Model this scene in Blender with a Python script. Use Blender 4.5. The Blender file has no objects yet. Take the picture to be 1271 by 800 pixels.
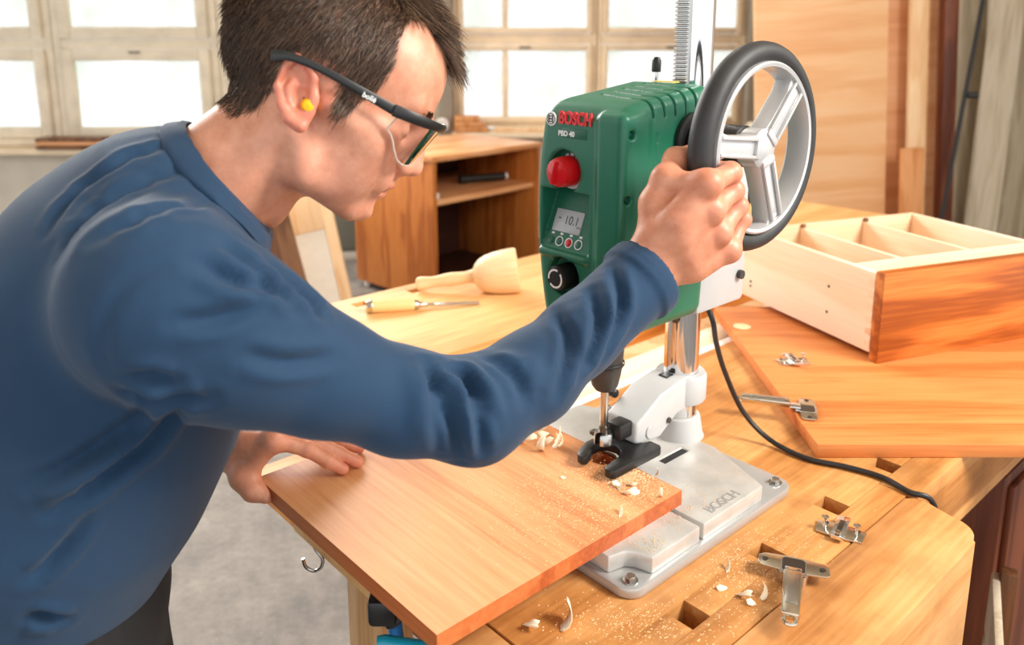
import bpy, bmesh, math, random
import numpy as np
from mathutils import Vector, Matrix

random.seed(7)
rng = np.random.default_rng(7)
scn = bpy.context.scene
COL = scn.collection
PI = math.pi

# ---------------------------------------------------------------- camera
FPX, PITCH, PY0, YAW = 1018.0, 0.205, 260.0, 0.839
BZ = 0.88                     # workbench height
CAM = np.array([0.0, 0.0, 1.46])
cd = bpy.data.cameras.new('camera')
cam = bpy.data.objects.new('camera', cd)
COL.objects.link(cam)
cam.location = CAM
cam.rotation_euler = (PI / 2 - PITCH, 0, 0)
cd.sensor_fit = 'HORIZONTAL'
cd.sensor_width = 36.0
cd.lens = FPX / 1271 * 36
cd.shift_y = -(400 - PY0) / 1271
cd.clip_start = 0.02
cd.dof.use_dof = True
cd.dof.focus_distance = 0.93
cd.dof.aperture_fstop = 5.0
scn.camera = cam

# ---------------------------------------------------------------- world, light, exposure
w = bpy.data.worlds.new('sky')
scn.world = w
w.use_nodes = True
bg = w.node_tree.nodes['Background']
bg.inputs[0].default_value = (0.96, 0.98, 1.0, 1)
bg.inputs[1].default_value = 1.3


def area(name, loc, target, sx, sy, power, col):
    d = bpy.data.lights.new(name, 'AREA')
    d.shape = 'RECTANGLE'
    d.size, d.size_y = sx, sy
    d.energy = power
    d.color = col
    o = bpy.data.objects.new(name, d)
    COL.objects.link(o)
    o.location = loc
    o.rotation_euler = (Vector(target) - Vector(loc)).to_track_quat('-Z', 'Y').to_euler()
    return o


area('daylight_window_bank', (-2.2, 4.4, 2.9), (-0.3, 0.8, 1.0), 3.0, 1.4, 185, (1.0, 0.98, 0.95))
area('workshop_softlight', (2.1, 0.3, 2.7), (-0.1, 0.9, 1.05), 0.9, 0.9, 92, (1.0, 0.95, 0.88))
scn.view_settings.view_transform = 'Standard'
scn.view_settings.look = 'None'
scn.view_settings.exposure = 0.28
scn.view_settings.gamma = 1.0
scn.view_settings.use_curve_mapping = False

# ---------------------------------------------------------------- frames
cR = np.array([1.0, 0, 0])
cF = np.array([0, math.cos(PITCH), -math.sin(PITCH)])
cU = np.array([0, math.sin(PITCH), math.cos(PITCH)])
EX = np.array([math.cos(YAW), -math.sin(YAW), 0.0])   # across the bench
EY = np.array([math.sin(YAW), math.cos(YAW), 0.0])    # along the bench


def ray(u, v): return (u - 635.5) / FPX * cR - (v - PY0) / FPX * cU + cF
def P(u, v, z): return CAM + z * ray(u, v)
def G(u, v, h):
    r = ray(u, v)
    return CAM + r * (h - CAM[2]) / r[2]
def WY(u, v, y):
    r = ray(u, v)
    return CAM + r * (y / r[1])
def W(bx, by, z=0.0): return bx * EX + by * EY + np.array([0, 0, BZ + z])
def BM(bx, by, z=0.0, rz=0.0):
    return Matrix.Translation(Vector(W(bx, by, z))) @ Matrix.Rotation(-YAW + rz, 4, 'Z')


def lin(c):
    c = c / 255.0
    return c / 12.92 if c <= 0.04045 else ((c + 0.055) / 1.055) ** 2.4
def S(r, g, b): return (lin(r), lin(g), lin(b), 1.0)


# ---------------------------------------------------------------- materials
def mat_base(name):
    m = bpy.data.materials.new(name)
    m.use_nodes = True
    nt = m.node_tree
    return m, nt, nt.nodes['Principled BSDF']


def N(nt, t, **kw):
    n = nt.nodes.new(t)
    for k, v in kw.items():
        if k in ('noise_dimensions', 'wave_type', 'bands_direction', 'operation', 'blend_type', 'data_type', 'attribute_name', 'feature', 'rings_direction'):
            setattr(n, k, v)
        else:
            n.inputs[k].default_value = v
    return n


def ramp(nt, stops):
    r = nt.nodes.new('ShaderNodeValToRGB')
    e = r.color_ramp.elements
    while len(e) < len(stops):
        e.new(0.5)
    for i, (p, c) in enumerate(stops):
        e[i].position = p
        e[i].color = c
    return r


def plain(name, col, rough=0.5, metal=0.0, spec=0.5, coat=0.0, var=0.06, scale=40, bump=0.0, bscale=300, sheen=0.0):
    m, nt, b = mat_base(name)
    tc = nt.nodes.new('ShaderNodeTexCoord')
    no = N(nt, 'ShaderNodeTexNoise', Scale=scale, Detail=4.0)
    nt.links.new(tc.outputs['Object'], no.inputs['Vector'])
    lo = tuple(c * (1 - var) for c in col[:3]) + (1,)
    hi = tuple(min(1, c * (1 + var)) for c in col[:3]) + (1,)
    r = ramp(nt, [(0.3, lo), (0.7, hi)])
    nt.links.new(no.outputs['Fac'], r.inputs[0])
    nt.links.new(r.outputs[0], b.inputs['Base Color'])
    b.inputs['Roughness'].default_value = rough
    b.inputs['Metallic'].default_value = metal
    b.inputs['Specular IOR Level'].default_value = spec
    b.inputs['Coat Weight'].default_value = coat
    b.inputs['Coat Roughness'].default_value = 0.1
    b.inputs['Sheen Weight'].default_value = sheen
    if bump:
        n2 = N(nt, 'ShaderNodeTexNoise', Scale=bscale, Detail=3.0)
        nt.links.new(tc.outputs['Object'], n2.inputs['Vector'])
        bp = N(nt, 'ShaderNodeBump', Strength=bump, Distance=0.002)
        nt.links.new(n2.outputs['Fac'], bp.inputs['Height'])
        nt.links.new(bp.outputs[0], b.inputs['Normal'])
    return m


def wood(name, dark, mid, light, axis=0, scale=1.0, rough=0.45, rings=0.5, blotch=0.0, coat=0.0, fine=0.5):
    """grain runs along the local axis"""
    m, nt, b = mat_base(name)
    tc = nt.nodes.new('ShaderNodeTexCoord')
    oi = nt.nodes.new('ShaderNodeObjectInfo')
    addv = nt.nodes.new('ShaderNodeVectorMath')
    addv.operation = 'ADD'
    mul = nt.nodes.new('ShaderNodeMath')
    mul.operation = 'MULTIPLY'
    mul.inputs[1].default_value = 13.0
    nt.links.new(oi.outputs['Random'], mul.inputs[0])
    nt.links.new(tc.outputs['Object'], addv.inputs[0])
    nt.links.new(mul.outputs[0], addv.inputs[1])

    def mp(sl, sc):
        mpn = nt.nodes.new('ShaderNodeMapping')
        s = [sc * scale] * 3
        s[axis] = sl * scale
        mpn.inputs['Scale'].default_value = s
        nt.links.new(addv.outputs[0], mpn.inputs[0])
        return mpn
    n1 = N(nt, 'ShaderNodeTexNoise', Scale=1.0, Detail=3.0, Distortion=0.6)
    nt.links.new(mp(1.6, 14).outputs[0], n1.inputs['Vector'])
    n2 = N(nt, 'ShaderNodeTexNoise', Scale=1.0, Detail=5.0)
    nt.links.new(mp(9, 190).outputs[0], n2.inputs['Vector'])
    # growth-ring contours from the slow noise
    mm = nt.nodes.new('ShaderNodeMath')
    mm.operation = 'MULTIPLY'
    mm.inputs[1].default_value = 26.0
    nt.links.new(n1.outputs['Fac'], mm.inputs[0])
    sn = nt.nodes.new('ShaderNodeMath')
    sn.operation = 'SINE'
    nt.links.new(mm.outputs[0], sn.inputs[0])
    a = nt.nodes.new('ShaderNodeMath')
    a.operation = 'MULTIPLY_ADD'
    a.inputs[1].default_value = 0.16 * rings
    nt.links.new(sn.outputs[0], a.inputs[0])
    nt.links.new(n1.outputs['Fac'], a.inputs[2])
    c = nt.nodes.new('ShaderNodeMath')
    c.operation = 'MULTIPLY_ADD'
    c.inputs[1].default_value = fine
    nt.links.new(n2.outputs['Fac'], c.inputs[0])
    nt.links.new(a.outputs[0], c.inputs[2])
    c2 = nt.nodes.new('ShaderNodeMath')
    c2.operation = 'ADD'
    c2.inputs[1].default_value = -0.5 * fine
    nt.links.new(c.outputs[0], c2.inputs[0])
    r = ramp(nt, [(0.28, dark), (0.5, mid), (0.74, light)])
    nt.links.new(c2.outputs[0], r.inputs[0])
    out = r.outputs[0]
    if blotch:
        n3 = N(nt, 'ShaderNodeTexNoise', Scale=9.0, Detail=5.0, Roughness=0.65)
        nt.links.new(addv.outputs[0], n3.inputs['Vector'])
        r3 = ramp(nt, [(0.36, (1 - blotch, 1 - blotch * 1.15, 1 - blotch * 1.3, 1)), (0.56, (1, 1, 1, 1))])
        nt.links.new(n3.outputs['Fac'], r3.inputs[0])
        mx = nt.nodes.new('ShaderNodeMixRGB')
        mx.blend_type = 'MULTIPLY'
        mx.inputs[0].default_value = 1.0
        nt.links.new(out, mx.inputs[1])
        nt.links.new(r3.outputs[0], mx.inputs[2])
        out = mx.outputs[0]
    nt.links.new(out, b.inputs['Base Color'])
    b.inputs['Roughness'].default_value = rough
    b.inputs['Specular IOR Level'].default_value = 0.35
    b.inputs['Coat Weight'].default_value = coat
    b.inputs['Coat Roughness'].default_value = 0.25
    bp = N(nt, 'ShaderNodeBump', Strength=0.12, Distance=0.001)
    nt.links.new(n2.outputs['Fac'], bp.inputs['Height'])
    nt.links.new(bp.outputs[0], b.inputs['Normal'])
    return m


M = {}
M['bench'] = wood('oiled_beech_bench', S(176, 114, 58), S(204, 142, 80), S(220, 164, 104), axis=1, rough=0.42, blotch=0.28, rings=0.35)
M['bench_x'] = wood('oiled_beech_vise', S(186, 124, 68), S(212, 152, 92), S(224, 170, 114), axis=1, rough=0.4, blotch=0.2, rings=0.3)
M['bench_far'] = wood('pale_beech_bench', S(212, 150, 88), S(230, 176, 112), S(238, 192, 132), axis=1, rough=0.5, rings=0.3)
M['apron'] = wood('orange_beech_apron', S(205, 125, 50), S(226, 150, 72), S(236, 168, 92), axis=1, rough=0.45)
M['leg_wood'] = wood('plain_beech_leg', S(204, 152, 100), S(222, 176, 126), S(232, 190, 144), axis=2, rough=0.5)
M['cherry'] = wood('cherry_board', S(194, 124, 76), S(216, 150, 98), S(226, 166, 116), axis=0, rough=0.5, rings=0.3, fine=0.6)
M['cherry_edge'] = wood('cherry_board_edge', S(166, 80, 38), S(190, 102, 52), S(204, 120, 68), axis=0, rough=0.5)
M['cherry2'] = wood('cherry_panel', S(192, 104, 46), S(214, 128, 66), S(224, 146, 84), axis=0, rough=0.5, rings=0.3)
M['drawer_front'] = wood('cherry_drawer_front', S(148, 74, 24), S(186, 102, 38), S(206, 128, 60), axis=0, rough=0.42, rings=0.8)
M['maple'] = wood('pale_maple', S(236, 206, 170), S(246, 222, 192), S(250, 232, 208), axis=0, rough=0.5, rings=0.25, fine=0.35)
M['maple_y'] = wood('pale_maple_side', S(236, 206, 170), S(246, 222, 192), S(250, 232, 208), axis=1, rough=0.5, rings=0.25, fine=0.35)
M['maple_in'] = wood('pink_maple', S(222, 174, 136), S(236, 194, 158), S(242, 208, 176), axis=0, rough=0.5, rings=0.25, fine=0.35)
M['cabinet'] = wood('orange_cabinet_veneer', S(150, 80, 30), S(180, 102, 42), S(196, 122, 58), axis=2, rough=0.4, rings=0.6)
M['cabinet_top'] = wood('cabinet_top_veneer', S(196, 128, 74), S(222, 160, 108), S(232, 178, 132), axis=0, rough=0.35)
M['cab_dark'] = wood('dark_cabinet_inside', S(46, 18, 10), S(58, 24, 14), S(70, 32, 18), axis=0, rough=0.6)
M['ply'] = wood('plywood_sheet', S(236, 172, 116), S(246, 192, 140), S(250, 206, 160), axis=0, rough=0.5, rings=0.1, fine=0.3, scale=0.7)
M['ply2'] = wood('plywood_sheet_reddish', S(220, 152, 102), S(234, 172, 122), S(240, 186, 140), axis=0, rough=0.5, rings=0.1, fine=0.3, scale=0.7)
M['plank'] = wood('pale_pine_plank', S(232, 182, 130), S(242, 200, 152), S(248, 214, 172), axis=2, rough=0.5)
M['plank_o'] = wood('orange_plank', S(196, 122, 66), S(216, 146, 88), S(226, 162, 108), axis=2, rough=0.5)
M['brown'] = wood('dark_brown_board', S(96, 60, 36), S(124, 82, 52), S(142, 98, 64), axis=2, rough=0.5)
M['redbrown'] = wood('red_brown_board', S(84, 40, 22), S(106, 54, 32), S(124, 68, 42), axis=2, rough=0.45)
M['greyboard'] = wood('grey_beige_board', S(150, 136, 112), S(170, 156, 130), S(186, 172, 148), axis=2, rough=0.6)
M['greyboard2'] = wood('light_grey_board', S(178, 164, 140), S(198, 184, 160), S(210, 198, 178), axis=2, rough=0.6)
M['turned'] = wood('turned_hornbeam', S(230, 186, 132), S(242, 204, 156), S(248, 216, 176), axis=2, rough=0.4, rings=0.25)
M['boxwood'] = wood('lacquered_boxwood', S(226, 178, 104), S(240, 200, 132), S(246, 214, 156), axis=2, rough=0.25, rings=0.2)
M['cream'] = plain('cream_paint', S(230, 217, 194), 0.55, var=0.1, scale=9)
M['cream_warm'] = plain('warm_cream_paint', S(238, 216, 184), 0.55, var=0.1, scale=9)
M['wallpaint'] = plain('wall_plaster', S(214, 204, 188), 0.8, var=0.08, scale=4)
M['pillar'] = plain('grey_pillar_paint', S(150, 138, 122), 0.7, var=0.06, scale=6)
M['locker'] = plain('grey_green_paint', S(128, 126, 112), 0.6, var=0.06, scale=6)
M['white_strip'] = plain('white_plastic', S(236, 230, 222), 0.4, var=0.02)
M['paper'] = plain('white_panel', S(240, 230, 214), 0.6, var=0.03)

# concrete floor
m, nt, b = mat_base('stained_concrete')
tc = nt.nodes.new('ShaderNodeTexCoord')
n1 = N(nt, 'ShaderNodeTexNoise', Scale=3.2, Detail=8.0, Roughness=0.65)
n2 = N(nt, 'ShaderNodeTexNoise', Scale=26.0, Detail=6.0, Roughness=0.7)
n3 = N(nt, 'ShaderNodeTexVoronoi', Scale=55.0)
for n in (n1, n2, n3):
    nt.links.new(tc.outputs['Object'], n.inputs['Vector'])
r1 = ramp(nt, [(0.32, S(104, 98, 92)), (0.5, S(136, 128, 120)), (0.7, S(160, 152, 142))])
r2 = ramp(nt, [(0.35, (0.72, 0.72, 0.72, 1)), (0.6, (1, 1, 1, 1))])
r3 = ramp(nt, [(0.0, (1, 1, 1, 1)), (0.13, (0, 0, 0, 1))])
nt.links.new(n1.outputs['Fac'], r1.inputs[0])
nt.links.new(n2.outputs['Fac'], r2.inputs[0])
nt.links.new(n3.outputs['Distance'], r3.inputs[0])
mx = N(nt, 'ShaderNodeMixRGB', blend_type='MULTIPLY')
mx.inputs[0].default_value = 1.0
nt.links.new(r1.outputs[0], mx.inputs[1])
nt.links.new(r2.outputs[0], mx.inputs[2])
mx2 = N(nt, 'ShaderNodeMixRGB', blend_type='ADD')
mu = nt.nodes.new('ShaderNodeMath')
mu.operation = 'MULTIPLY'
mu.inputs[1].default_value = 0.25
nt.links.new(r3.outputs[0], mu.inputs[0])
nt.links.new(mu.outputs[0], mx2.inputs[0])
nt.links.new(mx.outputs[0], mx2.inputs[1])
mx2.inputs[2].default_value = S(240, 232, 220)
nt.links.new(mx2.outputs[0], b.inputs['Base Color'])
b.inputs['Roughness'].default_value = 0.6
bp = N(nt, 'ShaderNodeBump', Strength=0.3, Distance=0.004)
nt.links.new(n2.outputs['Fac'], bp.inputs['Height'])
nt.links.new(bp.outputs[0], b.inputs['Normal'])
M['floor'] = m

# window glass, dusty: part clear, part milky
m = bpy.data.materials.new('dusty_window_glass')
m.use_nodes = True
nt = m.node_tree
nt.nodes.clear()
out = nt.nodes.new('ShaderNodeOutputMaterial')
tr = N(nt, 'ShaderNodeBsdfTransparent', Color=(1, 1, 1, 1))
tl = N(nt, 'ShaderNodeBsdfTranslucent', Color=S(222, 230, 214))
gl = N(nt, 'ShaderNodeBsdfGlossy', Roughness=0.05)
tc = nt.nodes.new('ShaderNodeTexCoord')
no = N(nt, 'ShaderNodeTexNoise', Scale=2.2, Detail=3.0)
nt.links.new(tc.outputs['Object'], no.inputs['Vector'])
rr = ramp(nt, [(0.3, (0.05, 0.05, 0.05, 1)), (0.7, (0.55, 0.55, 0.55, 1))])
nt.links.new(no.outputs['Fac'], rr.inputs[0])
ms = nt.nodes.new('ShaderNodeMixShader')
nt.links.new(rr.outputs[0], ms.inputs[0])
nt.links.new(tr.outputs[0], ms.inputs[1])
nt.links.new(tl.outputs[0], ms.inputs[2])
ms2 = N(nt, 'ShaderNodeMixShader', Fac=0.04)
nt.links.new(ms.outputs[0], ms2.inputs[1])
nt.links.new(gl.outputs[0], ms2.inputs[2])
nt.links.new(ms2.outputs[0], out.inputs[0])
M['pane'] = m

# clear lens
m = bpy.data.materials.new('clear_lens')
m.use_nodes = True
nt = m.node_tree
nt.nodes.clear()
out = nt.nodes.new('ShaderNodeOutputMaterial')
tr = N(nt, 'ShaderNodeBsdfTransparent', Color=(0.90, 0.90, 0.91, 1))
gl = N(nt, 'ShaderNodeBsdfGlossy', Roughness=0.03)
lw = N(nt, 'ShaderNodeLayerWeight', Blend=0.13)
ms = nt.nodes.new('ShaderNodeMixShader')
nt.links.new(lw.outputs['Fresnel'], ms.inputs[0])
nt.links.new(tr.outputs[0], ms.inputs[1])
nt.links.new(gl.outputs[0], ms.inputs[2])
nt.links.new(ms.outputs[0], out.inputs[0])
M['lens'] = m

M['green'] = plain('green_moulded_plastic', S(30, 108, 82), 0.36, var=0.04, bump=0.05, bscale=900)
M['green_d'] = plain('green_button', S(40, 100, 80), 0.4)
M['red'] = plain('red_plastic', S(206, 18, 26), 0.28, coat=0.2)
M['rubber'] = plain('black_rubber', S(44, 44, 44), 0.55, var=0.15, scale=60, bump=0.05)
M['black'] = plain('black_plastic', S(26, 26, 26), 0.4)
M['darkgrey'] = plain('dark_grey_plastic', S(58, 55, 52), 0.5)
M['silver'] = plain('silver_paint', S(198, 198, 198), 0.32, metal=0.35, var=0.03)
M['cast'] = plain('cast_aluminium', S(184, 184, 183), 0.34, metal=0.5, var=0.06, scale=14)
M['dusty'] = plain('dusty_cast_plate', S(202, 200, 195), 0.36, metal=0.4, var=0.12, scale=30)
M['lightgrey'] = plain('light_grey_plastic', S(188, 188, 187), 0.4, var=0.02)
M['chrome'] = plain('polished_chrome', S(226, 226, 228), 0.09, metal=1.0, var=0.02)
M['steel'] = plain('steel', S(190, 188, 184), 0.25, metal=1.0, var=0.06)
M['nickel'] = plain('nickel_plate', S(206, 196, 178), 0.2, metal=1.0, var=0.06)
M['darksteel'] = plain('dark_steel', S(96, 90, 84), 0.35, metal=0.9)
M['white_print'] = plain('white_print', S(240, 242, 240), 0.5, var=0.01)
M['red_print'] = plain('red_raised_letters', S(216, 30, 34), 0.35, var=0.01)
M['lcd'] = plain('grey_lcd_glass', S(186, 194, 198), 0.22, var=0.02)
M['lcd_ink'] = plain('lcd_segments', S(62, 66, 84), 0.5, var=0.01)
M['yellow'] = plain('yellow_foam', S(252, 190, 0), 0.6, var=0.03)
M['yellow_label'] = plain('yellow_label', S(232, 206, 92), 0.5, var=0.03)
M['blue'] = plain('blue_plastic', S(24, 116, 186), 0.35)
M['teal'] = plain('teal_lacquer', S(20, 150, 178), 0.25)
M['cord'] = plain('black_cord', S(30, 28, 28), 0.4)
M['shaving'] = plain('pale_wood_shaving', S(252, 236, 206), 0.7, var=0.05)
M['dust'] = plain('pale_sawdust', S(244, 206, 160), 0.9, var=0.08)
M['orange'] = plain('orange_cable', S(214, 92, 36), 0.4)
M['shirt'] = None
M['shirt'] = plain('blue_cotton_jersey', S(19, 54, 84), 0.85, var=0.10, scale=9, bump=0.2, bscale=900, sheen=0.08)
M['lens_edge'] = plain('pale_lens_edge', S(206, 184, 168), 0.2, var=0.02)
M['trousers'] = plain('black_denim', S(24, 23, 24), 0.85, var=0.2, scale=60, bump=0.3, bscale=700)
M['leather'] = plain('black_leather', S(34, 30, 28), 0.5)

# skin: tint from a colour attribute plus pores
m, nt, b = mat_base('skin')
at = N(nt, 'ShaderNodeVertexColor')
at.layer_name = 'tint'
tc = nt.nodes.new('ShaderNodeTexCoord')
no = N(nt, 'ShaderNodeTexNoise', Scale=55.0, Detail=5.0, Roughness=0.6)
nt.links.new(tc.outputs['Object'], no.inputs['Vector'])
r1 = ramp(nt, [(0.3, (0.80, 0.68, 0.62, 1)), (0.68, (1, 1, 1, 1))])
nt.links.new(no.outputs['Fac'], r1.inputs[0])
mx = N(nt, 'ShaderNodeMixRGB', blend_type='MULTIPLY')
mx.inputs[0].default_value = 1.0
nt.links.new(at.outputs['Color'], mx.inputs[1])
nt.links.new(r1.outputs[0], mx.inputs[2])
nt.links.new(mx.outputs[0], b.inputs['Base Color'])
b.inputs['Roughness'].default_value = 0.46
b.inputs['Subsurface Weight'].default_value = 0.12
b.inputs['Subsurface Radius'].default_value = (0.012, 0.004, 0.002)
b.inputs['Subsurface Scale'].default_value = 0.5
n2 = N(nt, 'ShaderNodeTexNoise', Scale=420.0, Detail=3.0)
nt.links.new(tc.outputs['Object'], n2.inputs['Vector'])
bp = N(nt, 'ShaderNodeBump', Strength=0.12, Distance=0.002)
nt.links.new(n2.outputs['Fac'], bp.inputs['Height'])
nt.links.new(bp.outputs[0], b.inputs['Normal'])
M['skin'] = m
m, nt, b = mat_base('brown_hair')
at = N(nt, 'ShaderNodeVertexColor')
at.layer_name = 'strand'
nt.links.new(at.outputs['Color'], b.inputs['Base Color'])
b.inputs['Roughness'].default_value = 0.4
M['hair'] = m
M['brow'] = plain('dark_brown_brow', S(70, 48, 34), 0.5)


# ---------------------------------------------------------------- object helpers
def link_mesh(name, v, f, mat, parent=None, sharp=35.0, Mx=None):
    me = bpy.data.meshes.new(name)
    if not isinstance(v, list):
        v = np.asarray(v).tolist()
    if not isinstance(f, list):
        f = np.asarray(f).tolist()
    me.from_pydata(v, [], f)
    me.update()
    if mat is not None:
        me.materials.append(M[mat] if isinstance(mat, str) else mat)
    if sharp:
        me.polygons.foreach_set('use_smooth', [True] * len(me.polygons))
        me.set_sharp_from_angle(angle=math.radians(sharp))
    o = bpy.data.objects.new(name, me)
    COL.objects.link(o)
    if parent is not None:
        o.parent = parent
    if Mx is not None:
        o.matrix_local = Mx
    return o


def tag(o, label, cat=None, group=None, kind=None):
    if label:
        o['label'] = label
    if cat:
        o['category'] = cat
    if group:
        o['group'] = group
    if kind:
        o['kind'] = kind
    return o


def thing(name, label, cat, Mx=None, group=None, kind=None):
    o = bpy.data.objects.new(name, None)
    o.empty_display_size = 0.05
    COL.objects.link(o)
    if Mx is not None:
        o.matrix_world = Mx
    return tag(o, label, cat, group, kind)


def dup(root, Mx, label=None):
    r = root.copy()
    COL.objects.link(r)
    r.matrix_world = Mx
    if label:
        r['label'] = label
    for ch in root.children:
        c = ch.copy()
        COL.objects.link(c)
        c.parent = r
        for g in ch.children:
            d = g.copy()
            COL.objects.link(d)
            d.parent = c
    return r


def frame(o, z, xh=(1, 0, 0)):
    """matrix with local z along z and local x near xh"""
    z = Vector(z).normalized()
    x = Vector(xh)
    x = (x - z * x.dot(z))
    if x.length < 1e-6:
        x = Vector((0, 1, 0)) - z * z.y
    x.normalize()
    y = z.cross(x)
    mt = Matrix((x, y, z)).transposed().to_4x4()
    mt.translation = Vector(o)
    return mt


def T(x, y, z): return Matrix.Translation((x, y, z))
def RX(a): return Matrix.Rotation(a, 4, 'X')
def RY(a): return Matrix.Rotation(a, 4, 'Y')
def RZ(a): return Matrix.Rotation(a, 4, 'Z')


class MB:
    def __init__(s):
        s.v, s.f = [], []

    def add(s, v, f, Mx=None):
        n = len(s.v)
        if Mx is not None:
            v = [tuple(Mx @ Vector(p)) for p in v]
        s.v += [tuple(p) for p in v]
        s.f += [tuple(i + n for i in q) for q in f]
        return s

    def bm(s, bm, Mx=None):
        bm.verts.index_update()
        v = [p.co.copy() for p in bm.verts]
        f = [tuple(q.index for q in fc.verts) for fc in bm.faces]
        bm.free()
        return s.add(v, f, Mx)

    def box(s, c, d, b=0.0, Mx=None, seg=2):
        bm = bmesh.new()
        bmesh.ops.create_cube(bm, size=1.0)
        for p in bm.verts:
            p.co = Vector((c[0] + p.co.x * d[0], c[1] + p.co.y * d[1], c[2] + p.co.z * d[2]))
        if b:
            bmesh.ops.bevel(bm, geom=list(bm.edges), offset=b, segments=seg, affect='EDGES', profile=0.5)
        return s.bm(bm, Mx)

    def rng(s, x0, x1, y0, y1, z0, z1, b=0.0, Mx=None):
        return s.box(((x0 + x1) / 2, (y0 + y1) / 2, (z0 + z1) / 2), (x1 - x0, y1 - y0, z1 - z0), b, Mx)

    def prism(s, poly, z0, z1, b=0.0, Mx=None, seg=2, shrink=None):
        bm = bmesh.new()
        lo = [bm.verts.new((x, y, z0)) for x, y in poly]
        if shrink:
            cx = sum(p[0] for p in poly) / len(poly)
            cy = sum(p[1] for p in poly) / len(poly)
            hi = [bm.verts.new((cx + (x - cx) * shrink, cy + (y - cy) * shrink, z1)) for x, y in poly]
        else:
            hi = [bm.verts.new((x, y, z1)) for x, y in poly]
        n = len(poly)
        bm.faces.new(lo[::-1])
        top = bm.faces.new(hi)
        for i in range(n):
            bm.faces.new((lo[i], lo[(i + 1) % n], hi[(i + 1) % n], hi[i]))
        bmesh.ops.recalc_face_normals(bm, faces=bm.faces)
        if b:
            ed = [e for e in bm.edges if len(e.link_faces) == 2 and e.calc_face_angle(0) > 0.6]
            bmesh.ops.bevel(bm, geom=ed, offset=b, segments=seg, affect='EDGES', profile=0.5)
        return s.bm(bm, Mx)

    def lathe(s, prof, n=24, Mx=None, a0=0.0, a1=2 * PI, cap=True):
        v, f = [], []
        full = abs(a1 - a0 - 2 * PI) < 1e-6
        m_ = n if full else n + 1
        for r, z in prof:
            for i in range(m_):
                a = a0 + (a1 - a0) * i / n
                v.append((r * math.cos(a), r * math.sin(a), z))
        for j in range(len(prof) - 1):
            for i in range(n):
                k = (i + 1) % m_
                f.append((j * m_ + i, j * m_ + k, (j + 1) * m_ + k, (j + 1) * m_ + i))
        if full and cap:
            if prof[0][0] > 1e-6:
                f.append(tuple(range(m_))[::-1])
            if prof[-1][0] > 1e-6:
                f.append(tuple((len(prof) - 1) * m_ + i for i in range(m_)))
        return s.add(v, f, Mx)

    def cyl(s, a, b, r, n=20, r2=None, bev=0.0):
        a, b = Vector(a), Vector(b)
        L = (b - a).length
        r2 = r if r2 is None else r2
        pr = [(r, 0), (r2, L)] if not bev else [(r - bev, 0), (r, bev), (r2, L - bev), (r2 - bev, L)]
        return s.lathe(pr, n, frame(a, b - a))

    def torus(s, R, r, n=48, k=12, Mx=None, ry=None):
        prof = []
        ry = ry or r
        v, f = [], []
        for i in range(n):
            a = 2 * PI * i / n
            for j in range(k):
                t = 2 * PI * j / k
                rr = R + r * math.cos(t)
                v.append((rr * math.cos(a), rr * math.sin(a), ry * math.sin(t)))
        for i in range(n):
            for j in range(k):
                f.append((i * k + j, ((i + 1) % n) * k + j, ((i + 1) % n) * k + (j + 1) % k, i * k + (j + 1) % k))
        return s.add(v, f, Mx)

    def tube(s, path, r, n=10, Mx=None, flat=None):
        path = [Vector(p) for p in path]
        rs = r if hasattr(r, '__len__') else [r] * len(path)
        v, f = [], []
        up = None
        for i, p in enumerate(path):
            d = (path[min(i + 1, len(path) - 1)] - path[max(i - 1, 0)]).normalized()
            if up is None:
                up = Vector((0, 0, 1)) if abs(d.z) < 0.9 else Vector((1, 0, 0))
            x = (up - d * up.dot(d)).normalized()
            up = x
            y = d.cross(x)
            for j in range(n):
                a = 2 * PI * j / n
                ky = flat if flat else 1.0
                v.append(tuple(p + x * (rs[i] * math.cos(a)) + y * (rs[i] * ky * math.sin(a))))
        for i in range(len(path) - 1):
            for j in range(n):
                f.append((i * n + j, i * n + (j + 1) % n, (i + 1) * n + (j + 1) % n, (i + 1) * n + j))
        f.append(tuple(range(n))[::-1])
        f.append(tuple((len(path) - 1) * n + j for j in range(n)))
        return s.add(v, f, Mx)

    def ball(s, c, r, n=16, k=10, Mx=None):
        rr = r if hasattr(r, '__len__') else (r, r, r)
        v, f = [], []
        for j in range(1, k):
            t = PI * j / k
            for i in range(n):
                a = 2 * PI * i / n
                v.append((c[0] + rr[0] * math.sin(t) * math.cos(a), c[1] + rr[1] * math.sin(t) * math.sin(a), c[2] - rr[2] * math.cos(t)))
        lo, hi = len(v), len(v) + 1
        v += [(c[0], c[1], c[2] - rr[2]), (c[0], c[1], c[2] + rr[2])]
        for j in range(k - 2):
            for i in range(n):
                f.append((j * n + i, j * n + (i + 1) % n, (j + 1) * n + (i + 1) % n, (j + 1) * n + i))
        for i in range(n):
            f.append((lo, (i + 1) % n, i))
            f.append((hi, (k - 2) * n + i, (k - 2) * n + (i + 1) % n))
        return s.add(v, f, Mx)

    def build(s, name, mat, parent=None, sharp=35.0, Mx=None, label=None, cat=None, group=None, kind=None):
        o = link_mesh(name, s.v, s.f, mat, parent, sharp, Mx)
        return tag(o, label, cat, group, kind)


def rrect(x0, x1, y0, y1, r, n=6):
    pts = []
    for cx, cy, a in ((x1 - r, y0 + r, -PI / 2), (x1 - r, y1 - r, 0), (x0 + r, y1 - r, PI / 2), (x0 + r, y0 + r, PI)):
        for i in range(n + 1):
            t = a + PI / 2 * i / n
            pts.append((cx + r * math.cos(t), cy + r * math.sin(t)))
    return pts


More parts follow.
